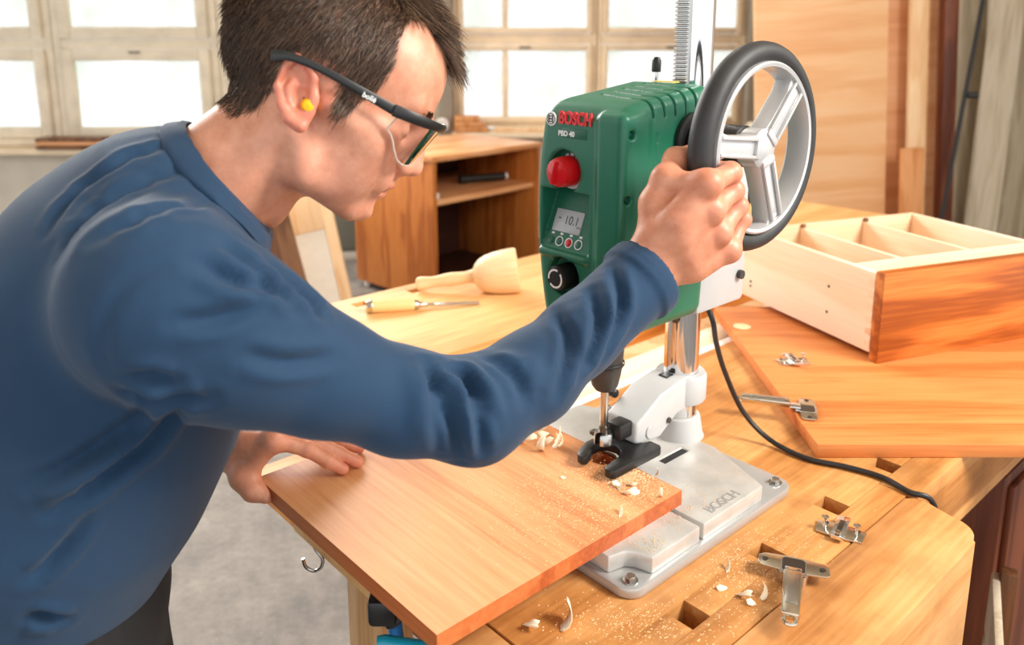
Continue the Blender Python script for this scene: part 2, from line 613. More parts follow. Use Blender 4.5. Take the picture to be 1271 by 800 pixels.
def spline(pts, n=8):
    """Catmull-Rom through points"""
    p = [np.array(q, float) for q in pts]
    p = [2 * p[0] - p[1]] + p + [2 * p[-1] - p[-2]]
    out = []
    for i in range(1, len(p) - 2):
        for k in range(n):
            t = k / n
            a, b_, c, d = p[i - 1], p[i], p[i + 1], p[i + 2]
            out.append(0.5 * (2 * b_ + (c - a) * t + (2 * a - 5 * b_ + 4 * c - d) * t * t + (3 * b_ - a - 3 * c + d) * t ** 3))
    out.append(p[-2])
    return out


def text_mesh(name, body, size, mat, parent, Mx, depth=0.0005, bold=0.0, xs=1.0, spacing=1.0, label=None):
    cu = bpy.data.curves.new('letters', 'FONT')
    cu.body = body
    cu.size = size
    cu.extrude = depth
    cu.offset = bold
    cu.space_character = spacing
    cu.align_x = 'CENTER'
    cu.align_y = 'CENTER'
    cu.resolution_u = 4
    o = bpy.data.objects.new('letters', cu)
    COL.objects.link(o)
    dg = bpy.context.evaluated_depsgraph_get()
    me = bpy.data.meshes.new_from_object(o.evaluated_get(dg))
    bpy.data.objects.remove(o)
    bpy.data.curves.remove(cu)
    me.transform(Mx @ Matrix.Diagonal((xs, 1, 1, 1)))
    me.materials.clear()
    me.materials.append(M[mat])
    me.name = name
    t = bpy.data.objects.new(name, me)
    COL.objects.link(t)
    t.parent = parent
    return tag(t, label)


# ---------------------------------------------------------------- implicit surfaces
class SDF:
    def __init__(s, lo, hi, h):
        s.lo = np.array(lo, float)
        s.h = h
        s.n = np.ceil((np.array(hi, float) - s.lo) / h).astype(int) + 1
        s.d = np.full(s.n, 0.04, np.float32)

    def reg(s, lo, hi):
        a = np.clip(np.floor((np.array(lo) - s.lo) / s.h).astype(int), 0, s.n)
        b_ = np.clip(np.ceil((np.array(hi) - s.lo) / s.h).astype(int) + 1, 0, s.n)
        if np.any(b_ <= a):
            return None
        sl = tuple(slice(i, j) for i, j in zip(a, b_))
        ax = [(s.lo[k] + s.h * np.arange(a[k], b_[k])).astype(np.float32) for k in range(3)]
        return sl, np.stack(np.meshgrid(*ax, indexing='ij'), -1)

    def put(s, fn, lo, hi, k=0.0, mode='u'):
        pad = max(k, 2 * s.h) + 0.006
        q = s.reg(np.array(lo) - pad, np.array(hi) + pad)
        if q is None:
            return s
        sl, X = q
        e = fn(X).astype(np.float32)
        d = s.d[sl]
        if mode == 's':
            e = -e
            if k:
                h_ = np.clip(0.5 - 0.5 * (e - d) / k, 0, 1)
                s.d[sl] = e * (1 - h_) + d * h_ + k * h_ * (1 - h_)
            else:
                s.d[sl] = np.maximum(d, e)
        else:
            if k:
                h_ = np.clip(0.5 + 0.5 * (e - d) / k, 0, 1)
                s.d[sl] = e * (1 - h_) + d * h_ - k * h_ * (1 - h_)
            else:
                s.d[sl] = np.minimum(d, e)
        return s

    def ell(s, c, r, k=0.0, mode='u', R=None):
        c, r = np.array(c, float), np.array(r, float)
        m_ = r.max()

        def fn(X):
            q = X - c
            if R is not None:
                q = q @ R
            k0 = np.sqrt(((q / r) ** 2).sum(-1))
            k1 = np.sqrt(((q / r ** 2) ** 2).sum(-1)) + 1e-9
            return k0 * (k0 - 1) / k1
        ext = r if R is None else m_
        return s.put(fn, c - ext, c + ext, k, mode)

    def cap(s, a, b_, ra, rb=None, k=0.0, mode='u'):
        a, b_ = np.array(a, float), np.array(b_, float)
        rb = ra if rb is None else rb
        ab = b_ - a
        L2 = ab @ ab + 1e-12

        def fn(X):
            t = np.clip(((X - a) @ ab) / L2, 0, 1)
            return np.sqrt(((X - a - t[..., None] * ab) ** 2).sum(-1)) - (ra + (rb - ra) * t)
        m_ = max(ra, rb)
        return s.put(fn, np.minimum(a, b_) - m_, np.maximum(a, b_) + m_, k, mode)

    def chain(s, pts, rs, k=0.0, mode='u'):
        for i in range(len(pts) - 1):
            s.cap(pts[i], pts[i + 1], rs[i], rs[i + 1], k, mode)
        return s

    def box(s, c, hd, r=0.0, k=0.0, mode='u', R=None):
        c, hd = np.array(c, float), np.array(hd, float)

        def fn(X):
            q = X - c
            if R is not None:
                q = q @ R
            q = np.abs(q) - (hd - r)
            return np.sqrt((np.maximum(q, 0) ** 2).sum(-1)) + np.minimum(q.max(-1), 0) - r
        ext = hd if R is None else np.linalg.norm(hd)
        return s.put(fn, c - ext, c + ext, k, mode)

    def ycyl(s, c, r, half, k=0.0, mode='u', ax=1):
        c = np.array(c, float)

        def fn(X):
            q = X - c
            o2 = [i for i in range(3) if i != ax]
            return np.maximum(np.sqrt(q[..., o2[0]] ** 2 + q[..., o2[1]] ** 2) - r, np.abs(q[..., ax]) - half)
        e = np.full(3, r)
        e[ax] = half
        return s.put(fn, c - e, c + e, k, mode)

    def hit(s, o, dr, t0, t1):
        """first surface point along a ray"""
        dr = dr / np.linalg.norm(dr)
        t = np.arange(t0, t1, s.h * 0.4)
        p = o + t[:, None] * dr
        i = np.round((p - s.lo) / s.h).astype(int)
        ok = np.all((i >= 0) & (i < s.n), 1)
        i = np.clip(i, 0, s.n - 1)
        v = np.where(ok, s.d[i[:, 0], i[:, 1], i[:, 2]], 1.0)
        j = np.argmax(v < 0)
        return p[j] if v[j] < 0 else None

    def mesh(s, smooth=1):
        d, n = s.d, s.n
        for k in range(3):     # close at the grid border
            sl = [slice(None)] * 3
            for e in (0, -1):
                sl[k] = e
                d[tuple(sl)] = np.maximum(d[tuple(sl)], s.h)
        ins = d < 0
        c = np.zeros(n - 1, np.int8)
        for i in (0, 1):
            for j in (0, 1):
                for k in (0, 1):
                    c += ins[i:n[0] - 1 + i, j:n[1] - 1 + j, k:n[2] - 1 + k]
        act = (c > 0) & (c < 8)
        I = np.argwhere(act)
        idx = np.full(n - 1, -1, np.int64)
        idx[act] = np.arange(len(I))
        cor = np.array([(i, j, k) for i in (0, 1) for j in (0, 1) for k in (0, 1)])
        V = np.stack([d[I[:, 0] + q[0], I[:, 1] + q[1], I[:, 2] + q[2]] for q in cor], 1)
        acc = np.zeros((len(I), 3))
        cnt = np.zeros(len(I))
        for a in range(8):
            for b_ in range(a + 1, 8):
                if np.abs(cor[a] - cor[b_]).sum() != 1:
                    continue
                va, vb = V[:, a], V[:, b_]
                x = (va < 0) != (vb < 0)
                t = np.where(x, va / np.where(x, va - vb, 1), 0)
                acc += np.where(x[:, None], cor[a] + t[:, None] * (cor[b_] - cor[a]), 0)
                cnt += x
        vert = s.lo + s.h * (I + acc / cnt[:, None])
        quads = []
        for ax in range(3):
            o1, o2 = (ax + 1) % 3, (ax + 2) % 3
            sa = [slice(None)] * 3
            sb = [slice(None)] * 3
            sa[ax], sb[ax] = slice(0, -1), slice(1, None)
            ch = ins[tuple(sa)] != ins[tuple(sb)]
            E_ = np.argwhere(ch)
            E_ = E_[(E_[:, o1] > 0) & (E_[:, o2] > 0) & (E_[:, o1] < n[o1] - 1) & (E_[:, o2] < n[o2] - 1)]
            inn = ins[E_[:, 0], E_[:, 1], E_[:, 2]]
            q = []
            for (da, db) in ((-1, -1), (0, -1), (0, 0), (-1, 0)):
                C_ = E_.copy()
                C_[:, o1] += da
                C_[:, o2] += db
                q.append(idx[C_[:, 0], C_[:, 1], C_[:, 2]])
            q = np.stack(q, 1)
            q[~inn] = q[~inn][:, ::-1]
            quads.append(q)
        F_ = np.concatenate(quads)
        for _ in range(smooth):
            sm = np.zeros_like(vert)
            ct = np.zeros(len(vert))
            for a, b_ in ((0, 1), (1, 2), (2, 3), (3, 0)):
                np.add.at(sm, F_[:, a], vert[F_[:, b_]])
                np.add.at(ct, F_[:, a], 1)
                np.add.at(sm, F_[:, b_], vert[F_[:, a]])
                np.add.at(ct, F_[:, b_], 1)
            vert = 0.5 * vert + 0.5 * sm / ct[:, None]
        return vert, F_


def normals(v, f):
    a = v[f[:, 2]] - v[f[:, 0]]
    b_ = v[f[:, 3]] - v[f[:, 1]]
    fn = np.cross(a, b_)
    n = np.zeros_like(v)
    for i in range(4):
        np.add.at(n, f[:, i], fn)
    return n / (np.linalg.norm(n, axis=1, keepdims=True) + 1e-12)
# ================================================================ the room
def struct(o):
    o['kind'] = 'structure'
    return o


fl = struct(MB().rng(-7, 7, -3, 8.0, -0.05, 0).build('floor', 'floor', sharp=0))
struct(MB().rng(-7, 7, -3, 8.0, 3.4, 3.5).build('ceiling', 'wallpaint', sharp=0))
WYY = 6.0
def wx(u): return (u - 635.5) * 0.00577
mb = MB()
mb.rng(-7, wx(545), WYY, WYY + 0.25, 0, 0.68)
mb.rng(wx(545), 7, WYY, WYY + 0.25, 0, 0.80)
mb.rng(-7, 7, WYY, WYY + 0.25, 2.36, 3.4)
mb.rng(-7, wx(-110), WYY, WYY + 0.25, 0.68, 2.36)
mb.rng(wx(943), 7, WYY, WYY + 0.25, 0.80, 2.36)
struct(mb.build('wall_back', 'wallpaint', sharp=0))
struct(MB().rng(wx(545), wx(562), WYY - 0.12, WYY + 0.25, 0, 2.36, 0.008).build('trim_1', 'pillar'))
struct(MB().rng(wx(926), wx(943), WYY - 0.12, WYY + 0.25, 0, 2.36, 0.008).build('trim_2', 'pillar'))
struct(MB().rng(-7, wx(545), WYY - 0.2, WYY + 0.02, 0.65, 0.69, 0.006).build('trim_3', 'cream_warm'))
struct(MB().rng(wx(562), wx(926), WYY - 0.2, WYY + 0.02, 0.77, 0.81, 0.006).build('trim_4', 'cream_warm'))


def ring(mb, x0, x1, z0, z1, wd, y0, y1, b=0.006):
    mb.rng(x0, x0 + wd, y0, y1, z0, z1, b)
    mb.rng(x1 - wd, x1, y0, y1, z0, z1, b)
    mb.rng(x0 + wd, x1 - wd, y0, y1, z0, z0 + wd, b)
    mb.rng(x0 + wd, x1 - wd, y0, y1, z1 - wd, z1, b)


def window(n, u0, u1, zb, zt1, zt2, st, bars=(), mat='cream'):
    """zb sill, zt1/zt2 lower and upper edge of the transom glass, st stile width"""
    x0, x1 = wx(u0), wx(u1)
    wroot = thing('window_%d' % n, None, None, T((x0 + x1) / 2, WYY + 0.06, zb), kind='structure')
    ox, oz = (x0 + x1) / 2, zb
    fr = MB()
    zm = (zt1 + zt2) / 2
    ring(fr, x0 - ox, x1 - ox, 0, 2.36 - oz, st * 0.4, -0.05, 0.06)
    fr.rng(x0 - ox + st * .4, x1 - ox - st * .4, -0.05, 0.06, zm - oz - 0.035, zm - oz + 0.035, 0.006)
    fr.build('window_frame', mat, wroot)
    for (za, zc) in ((zb + st * 0.4, zm - 0.035), (zm + 0.035, 2.36 - st * 0.4)):
        sm = MB()
        xa, xb = x0 - ox + st * 0.42, x1 - ox - st * 0.42
        wd = st * 0.58
        lo = za - oz + 0.002
        hi = zc - oz - 0.002
        ring(sm, xa, xb, lo, hi, wd, -0.075, -0.02, 0.01)
        for u in bars:
            xb_ = wx(u) - ox
            sm.rng(xb_ - 0.02, xb_ + 0.02, -0.07, -0.025, lo + wd, hi - wd, 0.006)
        sash = sm.build('sash', mat, wroot)
        edges = [xa + wd] + [wx(u) - ox for u in bars] + [xb - wd]
        for a, b_ in zip(edges[:-1], edges[1:]):
            MB().rng(a - 0.006, b_ + 0.006, -0.05, -0.045, lo + wd - 0.006, hi - wd + 0.006).build('pane', 'pane', sash, sharp=0)
        MB().rng(-0.04, 0.04, -0.088, -0.074, hi - 0.03, hi - 0.012, 0.003).build('latch', 'pillar', sash)
    return wroot


window(1, -110, 63, 0.69, 1.32, 1.53, 0.14)
window(2, 64, 269, 0.69, 1.32, 1.53, 0.14)
window(3, 270, 545, 0.69, 1.32, 1.53, 0.14, (407,))
window(4, 562, 741, 0.83, 1.388, 1.53, 0.075, (627,), 'cream_warm')
window(5, 742, 926, 0.83, 1.388, 1.53, 0.075, (), 'cream_warm')

# things on the sills
g = 'boards stacked on the window sill'
for i, (z, w_, dx) in enumerate(((0.692, 0.5, 0), (0.722, 0.56, .03), (0.748, 0.46, -.02))):
    c = -3.12 + dx
    MB().rng(-w_ / 2, w_ / 2, -0.09, 0.07, 0, 0.025, 0.003).build('offcut_board', 'brown' if i != 1 else 'ply2', Mx=T(c, 5.86, z),
        label=['brown offcut board lying at the bottom of the sill stack behind the man', 'tan offcut board in the middle of the sill stack behind the man', 'brown offcut board on top of the sill stack behind the man'][i], cat='board', group=g)
g2 = 'tan offcuts behind the cabinet'
for i, (a, b_, z0, z1, lab) in enumerate(((-0.41, -0.17, .811, .848, 'tan offcut at the bottom of the sill stack beside the grey pillar'),
                                          (-0.41, -0.2, .849, .884, 'tan offcut in the middle of the sill stack beside the grey pillar'),
                                          (-0.41, -0.235, .885, .925, 'short tan offcut on top of the sill stack beside the grey pillar'))):
    MB().rng(a, b_, -0.07, 0.05, 0, z1 - z0, 0.004).build('offcut_block', 'plank_o', Mx=T(0, 5.87, z0), label=lab, cat='board', group=g2)
MB().rng(-0.15, 0.5, -0.06, 0.04, 0, 0.03, 0.004).build('long_batten', 'plank', Mx=T(0.02, 5.87, .811), label='long pale batten lying on the sill behind the cabinet', cat='board')
mb = MB()
mb.cyl((0, 0, 0), (0, -0.04, 0), 0.05, 24, bev=0.012)
mb.build('thermostat', 'white_strip', Mx=T(wx(549), WYY - 0.12, 0.86), label='round white wall dial on the grey pillar', cat='thermostat')

# cabinet behind the far bench
CM = Matrix(((0.679, -0.735, 0, -0.423), (0.735, 0.679, 0, 4.302), (0, 0, 1, 0), (0, 0, 0, 1)))
cab = thing('open_cabinet', 'orange veneered cabinet with open front and one shelf behind the far bench', 'cabinet', CM)
CW, CD, CH = 0.87, 0.70, 0.85
MB().rng(0, 0.03, 0, CD, 0.04, CH - 0.03, 0.002).build('side_panel', 'cabinet', cab)
MB().rng(CW - 0.03, CW, 0, CD, 0.04, CH - 0.03, 0.002).build('side_panel', 'cabinet', cab)
MB().rng(-0.01, CW + 0.01, -0.012, CD, CH - 0.03, CH, 0.003).build('top_panel', 'cabinet_top', cab)
MB().rng(0.03, CW - 0.03, 0.02, CD - 0.02, 0.575, 0.605, 0.002).build('shelf', 'cabinet_top', cab)
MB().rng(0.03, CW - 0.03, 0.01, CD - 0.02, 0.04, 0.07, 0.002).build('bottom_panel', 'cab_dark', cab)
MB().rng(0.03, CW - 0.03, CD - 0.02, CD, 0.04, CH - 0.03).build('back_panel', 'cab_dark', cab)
for x in (0.04, CW - 0.04):
    for y in (0.05, CD - 0.05):
        MB().lathe([(0.02, 0), (0.02, 0.04)], 12).build('foot', 'white_strip', cab, Mx=T(x, y, 0))
mb = MB()
mb.lathe([(0.02, 0), (0.028, 0.005), (0.028, 0.05), (0.024, 0.055), (0.024, 0.3), (0.02, 0.305)], 16)
lv = mb.build('black_case', 'black', Mx=CM @ T(0.48, 0.30, 0.634) @ RZ(-0.35) @ RY(PI / 2), label='long black tube lying on the cabinet shelf', cat='tube')
MB().lathe([(0.02, 0.305), (0.02, 0.32), (0.012, 0.322)], 16).build('end_cap', 'white_strip', lv)
MB().rng(-0.018, 0.018, -0.018, 0.018, 0, 0.035, 0.004).build('white_block', 'white_strip', Mx=CM @ T(0.06, 0.05, 0.606), label='small white block standing at the front of the cabinet shelf', cat='block')


# boards leaning left of the cabinet
def leaning(name, u0, v0, u1, v1, wpx, y, mat, label, cat, thick=0.03, zmin=0.0, dy=0.12, extra=None):
    """a board whose long axis passes the two sight lines at distance y, foot on the floor"""
    a, b_ = WY(u0, v0, y + dy), WY(u1, v1, y)
    d = (a - b_) / (a - b_)[2]
    foot = b_ + d * (zmin - b_[2])
    top = a
    L = np.linalg.norm(top - foot)
    Mx = frame(foot, top - foot, (1, 0, 0))
    wd = wpx * y / FPX
    o = MB().rng(-wd / 2, wd / 2, 0, thick, 0, L, 0.003).build(name, mat, Mx=Mx, label=label, cat=cat)
    return o, Mx, wd, L


leaning('leaning_plank', 322, 215, 372, 400, 42, 3.3, 'brown', 'dark brown plank leaning beside the pale framed door', 'plank')
leaning('leaning_plank', 296, 230, 345, 400, 34, 3.45, 'plank', 'pale plank leaning behind the dark brown plank', 'plank')
# pale framed door
a, b_ = WY(372, 236, 3.75), WY(402, 372, 3.6)
d = (a - b_) / (a - b_)[2]
foot = b_ + d * (0 - b_[2])
L = np.linalg.norm(a - foot)
dm = frame(foot, a - foot, (1, 0, 0))
door = thing('framed_door', 'pale wooden framed door with white panel leaning beside the cabinet', 'door', dm)
wd = 0.25
MB().rng(-wd / 2, -wd / 2 + 0.05, 0, 0.03, 0, L, 0.004).build('stile', 'plank', door)
MB().rng(wd / 2 - 0.05, wd / 2, 0, 0.03, 0, L, 0.004).build('stile', 'plank', door)
MB().rng(-wd / 2 + 0.05, wd / 2 - 0.05, 0, 0.03, L - 0.20, L, 0.004).build('rail', 'plank', door)
MB().rng(-wd / 2 + 0.05, wd / 2 - 0.05, 0, 0.03, 0, 0.07, 0.004).build('rail', 'plank', door)
MB().rng(-wd / 2 + 0.045, wd / 2 - 0.045, 0.010, 0.022, 0.065, L - 0.19).build('door_panel', 'paper', door)
lk = thing('locker', 'grey green metal locker standing left of the orange cabinet', 'locker', T(-1.22, 5.35, 0))
MB().rng(-0.22, 0.2, 0, 0.4, 0.06, 1.0, 0.006).build('body', 'locker', lk)
MB().rng(-0.2, 0.18, -0.012, 0.0, 0.09, 0.97, 0.004).build('locker_door', 'locker', lk)
MB().rng(-0.22, 0.2, -0.005, 0.4, 0.0, 0.058, 0.004).build('plinth', 'wallpaint', lk)
MB().rng(0.19, 0.215, -0.016, 0.0, 0.06, 1.0, 0.003).build('edge_strip', 'cream', lk)


# sheets and boards on the right
def sheet(name, u0, u1, y, z1, mat, label, cat, thick=0.02, rz=0.0, z0=0.0, roll=0.0):
    x0, x1 = WY(u0, 130, y)[0], WY(u1, 130, y)[0]
    x0s = x0 - math.sin(roll) * (WY(u0, 130, y)[2] - z0)
    o = MB().rng(0, x1 - x0, 0, thick, 0, z1 - z0, 0.002).build(name, mat, Mx=T(x0s, y, z0) @ RX(-0.02) @ RY(roll), label=label, cat=cat)
    return o


sheet('plywood_sheet', 939, 1103, 4.2, 2.5, 'ply', 'wide tan plywood sheet standing upright behind the handwheel', 'plywood', roll=-0.065)
sheet('plywood_sheet', 1100, 1172, 4.3, 2.5, 'ply2', 'narrow reddish plywood sheet standing beside the wide tan sheet', 'plywood', roll=-0.065)
sheet('pale_batten', 1131, 1153, 4.18, 1.75, 'plank', 'pale batten standing against the narrow reddish plywood sheet', 'batten', thick=0.03, roll=-0.065)
sheet('orange_plank', 1124, 1152, 4.08, 0.92, 'plank_o', 'short orange plank leaning on the foot of the pale batten', 'plank', thick=0.03, roll=-0.065)
sheet('dark_post', 1173, 1190, 4.15, 2.5, 'redbrown', 'dark red brown post standing right of the plywood sheets', 'post', thick=0.07, roll=-0.065)
leaning('grey_board', 1212, -60, 1196, 330, 34, 4.4, 'greyboard', 'grey beige board leaning between the dark post and the wider boards', 'board')
leaning('grey_board', 1262, -60, 1212, 330, 40, 4.25, 'greyboard2', 'light grey board leaning at a slant beneath the black rod', 'board')
leaning('grey_board', 1300, -40, 1248, 330, 60, 4.45, 'greyboard', 'wide grey board leaning outermost at the right wall', 'board')
a, b_ = WY(1224, -20, 4.15), WY(1166, 285, 4.05)
d = (a - b_) / (a - b_)[2]
foot = b_ + d * (0.0 - b_[2])
rod = MB().tube([foot, b_, a], 0.011, 10).build('black_rod', 'black', label='thin black rod leaning across the grey boards', cat='rod')
p = WY(1200, 118, 4.1)
MB().cyl(p, p + np.array([0.05, -0.01, 0.0]), 0.016, 12).build('clip', 'black', rod)
# wall behind them
struct(MB().rng(3.4, 3.5, 2.0, 6.0, 0, 3.4).build('wall_right', 'wallpaint', sharp=0))

# beige machine seen through the handwheel
bm_ = thing('grinder', 'old beige grinding machine on a pedestal with round wheel guard and black knob', 'grinder', T(0.86, 3.55, 0))
MB().lathe([(0.16, 0), (0.16, 0.03), (0.07, 0.06), (0.06, 0.85)], 20).build('pedestal', 'greyboard2', bm_)
MB().cyl((-0.1, 0, 0.98), (0.16, 0, 0.98), 0.085, 24, bev=0.03).build('motor', 'greyboard2', bm_)
MB().rng(-0.09, 0.09, -0.07, 0.07, 0.84, 0.93, 0.01).build('base', 'greyboard2', bm_)
MB().cyl((0.16, 0, 0.98), (0.21, 0, 0.98), 0.13, 28, bev=0.012).build('wheel_guard', 'greyboard', bm_)
MB().cyl((-0.02, -0.08, 1.0), (-0.02, -0.115, 1.0), 0.028, 16, bev=0.006).build('knob', 'black', bm_)

# red bottle on the far bench
rb = thing('glue_bottle', 'small red bottle with white cap standing on the far bench', 'bottle', BM(-1.50, 2.37, 0.0))
MB().lathe([(0.0, 0), (0.02, 0), (0.022, 0.004), (0.022, 0.045), (0.012, 0.058)], 20).build('body', 'red', rb)
MB().lathe([(0.013, 0.057), (0.013, 0.07), (0.006, 0.082), (0.0, 0.083)], 16).build('cap', 'white_strip', rb)

# ================================================================ far bench
fb = thing('far_workbench', 'pale beech workbench standing behind the near one, mallet on top', 'workbench', BM(-1.37, 1.45, -BZ))
FX, FY = -1.37, 1.45
def fbx(mb, x0, x1, y0, y1, z0, z1, b=0.0): return mb.rng(x0 - FX, x1 - FX, y0 - FY, y1 - FY, z0 + BZ, z1 + BZ, b)
mb = MB()
fbx(mb, -1.518, -1.165, 0.62, 2.75, -0.05, 0)
fbx(mb, -1.58, -1.545, 0.62, 2.75, -0.05, 0)
hs = [0.768 + 0.151 * i for i in range(13)]
ys = [0.62]
for h_ in hs:
    ys += [h_ - 0.018, h_ + 0.018]
ys.append(2.75)
for i in range(0, len(ys), 2):
    fbx(mb, -1.545, -1.518, ys[i], ys[i + 1], -0.05, 0)
mb.build('top_slab', 'bench_far', fb, sharp=0)
fbx(MB(), -1.19, -1.167, 0.64, 2.73, -0.12, -0.0505, 0.002).build('front_apron', 'apron', fb)
fbx(MB(), -1.575, -1.55, 0.64, 2.73, -0.12, -0.0505, 0.002).build('back_apron', 'apron', fb)
for x in (-1.24, -1.51):
    for y in (1.15, 2.5):
        fbx(MB(), x - 0.04, x + 0.04, y - 0.05, y + 0.05, -BZ, -0.0505, 0.004).build('leg', 'leg_wood', fb)
for y in (1.15, 2.5):
    fbx(MB(), -1.47, -1.28, y - 0.025, y + 0.025, -0.75, -0.68, 0.003).build('stretcher', 'leg_wood', fb)

# ================================================================ near bench
NX, NY = -0.6, 1.4
nb = thing('workbench', 'oiled beech workbench with square dog holes and rounded tail vise under the drill press', 'workbench', BM(NX, NY, -BZ))
def nbx(mb, x0, x1, y0, y1, z0, z1, b=0.0): return mb.rng(x0 - NX, x1 - NX, y0 - NY, y1 - NY, z0 + BZ, z1 + BZ, b)
YE, YB = 0.47, 2.4
mb = MB()
nbx(mb, -0.83, -0.4475, YE, YB, -0.09, 0)
nbx(mb, -0.845, -0.83, YE, 0.80, -0.09, 0)
nbx(mb, -0.845, -0.83, 0.875, YB, -0.09, 0)
mb.build('top_slab', 'bench', nb, sharp=0)
mb = MB()
ys = [YE]
for i in range(11):
    c = 0.631 + 0.151 * i
    ys += [c - 0.015, c + 0.015]
ys.append(YB)
for i in range(0, len(ys), 2):
    nbx(mb, -0.4473, -0.4147, ys[i], ys[i + 1], -0.09, 0)
mb.build('dog_hole_strip', 'bench', nb, sharp=0)
nbx(MB(), -0.4145, -0.3775, YE, 1.03, -0.09, 0, 0.0008).build('edge_strip', 'bench', nb)
nbx(MB(), -0.4145, -0.367, 1.0315, YB, -0.09, 0, 0.0012).build('edge_strip', 'bench', nb)
nbx(MB(), -0.845, -0.367, YE + 0.01, YB, -0.11, -0.0905, 0.001).build('underside_board', 'bench', nb)
nbx(MB(), -0.585, -0.3775, 0.405, 0.4685, -0.09, -0.001, 0.003).build('end_cap', 'bench_x', nb)
# tail vise jaw with rounded far end
x0, x1, ya, yb = -0.3755, -0.2795, 0.42, 1.028
pts = [(x0, ya), (x1, ya), (x1, 0.985), (x1 - 0.004, 0.987)]
cx, cy, rr = x1 - 0.004 - 0.036, 0.987, 0.036
for i in range(1, 9):
    t = PI / 2 * i / 8
    pts.append((cx + rr * math.cos(t), cy + 0.033 * math.sin(t)))
pts += [(x0 + 0.02, yb + 0.003), (x0 + 0.008, yb), (x0, yb - 0.01)]
vj = MB().prism([(a - NX, b - NY) for a, b in pts], BZ - 0.15, BZ + 0.001, 0.0015).build('vise_jaw', 'bench_x', nb)
mb = MB()
mb.cyl((x1 + 0.0004 - NX, 0.90 - NY, BZ - 0.11), (x1 + 0.003 - NX, 0.90 - NY, BZ - 0.11), 0.007, 12)
mb.build('peg', 'leg_wood', vj)
# rails and tray behind the slab
nbx(MB(), -0.868, -0.8465, YE, YB, -0.035, -0.003, 0.002).build('white_rail', 'white_strip', nb)
nbx(MB(), -0.945, -0.885, YE, YB, -0.05, -0.012, 0.008).build('round_rail', 'maple_y', nb)
nbx(MB(), -1.02, -0.955, YE, YB, -0.075, -0.035, 0.003).build('tool_rail', 'leg_wood', nb)
nbx(MB(), -1.155, -0.846, YE, YB, -0.10, -0.085, 0.001).build('tray_board', 'apron', nb)
# legs
for (x, y) in ((-0.722, 0.462), (-0.45, 0.62), (-0.72, 2.2), (-0.45, 2.2)):
    zt = -0.022 if y < 0.5 else -0.1105
    nbx(MB(), x - 0.034, x + 0.034, y - 0.042, y + (0.005 if y < 0.5 else 0.042), -BZ, zt, 0.004).build('leg', 'leg_wood', nb)
nbx(MB(), -0.87, -0.688, 0.413, 0.4685, -0.022, -0.001, 0.003).build('end_strip', 'bench_far', nb)
for x in (-0.74,):
    nbx(MB(), x - 0.02, x + 0.02, 0.66, 2.15, -0.72, -0.64, 0.003).build('stretcher', 'leg_wood', nb)
mb = MB()
mb.cyl((-0.545 - NX, 0.4045 - NY, BZ - 0.03), (-0.545 - NX, 0.38 - NY, BZ - 0.03), 0.021, 24, bev=0.005)
mb.build('vise_screw_knob', 'black', nb, label='black round vise screw head')
# little hook under the end strip
hk = W(-0.835, 0.42, -0.020)
def tol(root, p): return tuple(root.matrix_world.inverted() @ Vector(p))
bpy.context.view_layer.update()
pts = [(0, 0), (0.004, -0.012), (0.010, -0.022), (0.008, -0.032), (0.0, -0.036), (-0.008, -0.031), (-0.010, -0.022)]
path = [tol(nb, hk + np.array([a * 1.2, 0, c * 1.2])) for a, c in pts]
MB().tube(spline(path, 4), 0.0022, 8).build('hook', 'steel', nb)

# clamp hanging under the bench end
cl = thing('screw_clamp', 'small black and blue screw clamp hanging under the board beside the bench leg', 'clamp', Matrix.Translation(Vector(W(-0.655, 0.43, -0.20))))
o_ = np.array(cl.matrix_world.translation)
def L_(p): return tuple(np.array(p) - o_)
bpy.context.view_layer.update()
MB().box(L_(P(476, 752, 0.845)), (0.03, 0.03, 0.03), 0.006).build('jaw', 'black', cl)
MB().cyl(L_(P(480, 755, 0.845)), L_(P(491, 774, 0.845)), 0.010, 14, bev=0.002).build('collar', 'black', cl)
MB().cyl(L_(P(490, 772, 0.845)), L_(P(500, 845, 0.87)), 0.0075, 14, bev=0.002).build('handle', 'blue', cl)
MB().tube([L_(P(470, 798, 0.81)), L_(P(478, 796, 0.81)), L_(P(545, 806, 0.79))], 0.007, 12).build('bar', 'teal', cl)

# red-brown furniture under the right end
rc = thing('low_cabinet', 'dark red brown low cabinet standing under the drill press workbench', 'cabinet', BM(-0.66, 1.53, -BZ))
MB().rng(0, 0.26, 0, 0.58, 0.06, 0.70, 0.004).build('carcass', 'redbrown', rc)
MB().rng(0.2605, 0.272, 0.02, 0.56, 0.08, 0.68, 0.003).build('cabinet_door', 'redbrown', rc)
MB().rng(0.02, 0.24, 0.02, 0.56, 0.0, 0.059, 0.002).build('plinth', 'black', rc)
cr = thing('wooden_crate', 'beige wooden crate standing on the floor beside the vise', 'crate', T(0.655, 0.93, 0) @ RZ(-0.5))
for i in range(5):
    MB().rng(0, 0.5, -0.012, 0, 0.02 + i * 0.12, 0.125 + i * 0.12, 0.003).build('slat', 'greyboard2', cr)
    MB().rng(-0.012, 0, 0.0, 0.3, 0.02 + i * 0.12, 0.125 + i * 0.12, 0.003).build('slat', 'greyboard2', cr)
for x, y in ((0.012, 0.012), (0.488, 0.012), (0.012, 0.288), (0.488, 0.288)):
    MB().rng(x - 0.012, x + 0.012, y - 0.012, y + 0.012, 0, 0.62, 0.002).build('post', 'brown', cr)
MB().rng(0, 0.5, 0, 0.3, 0.02, 0.035).build('bottom', 'greyboard2', cr)

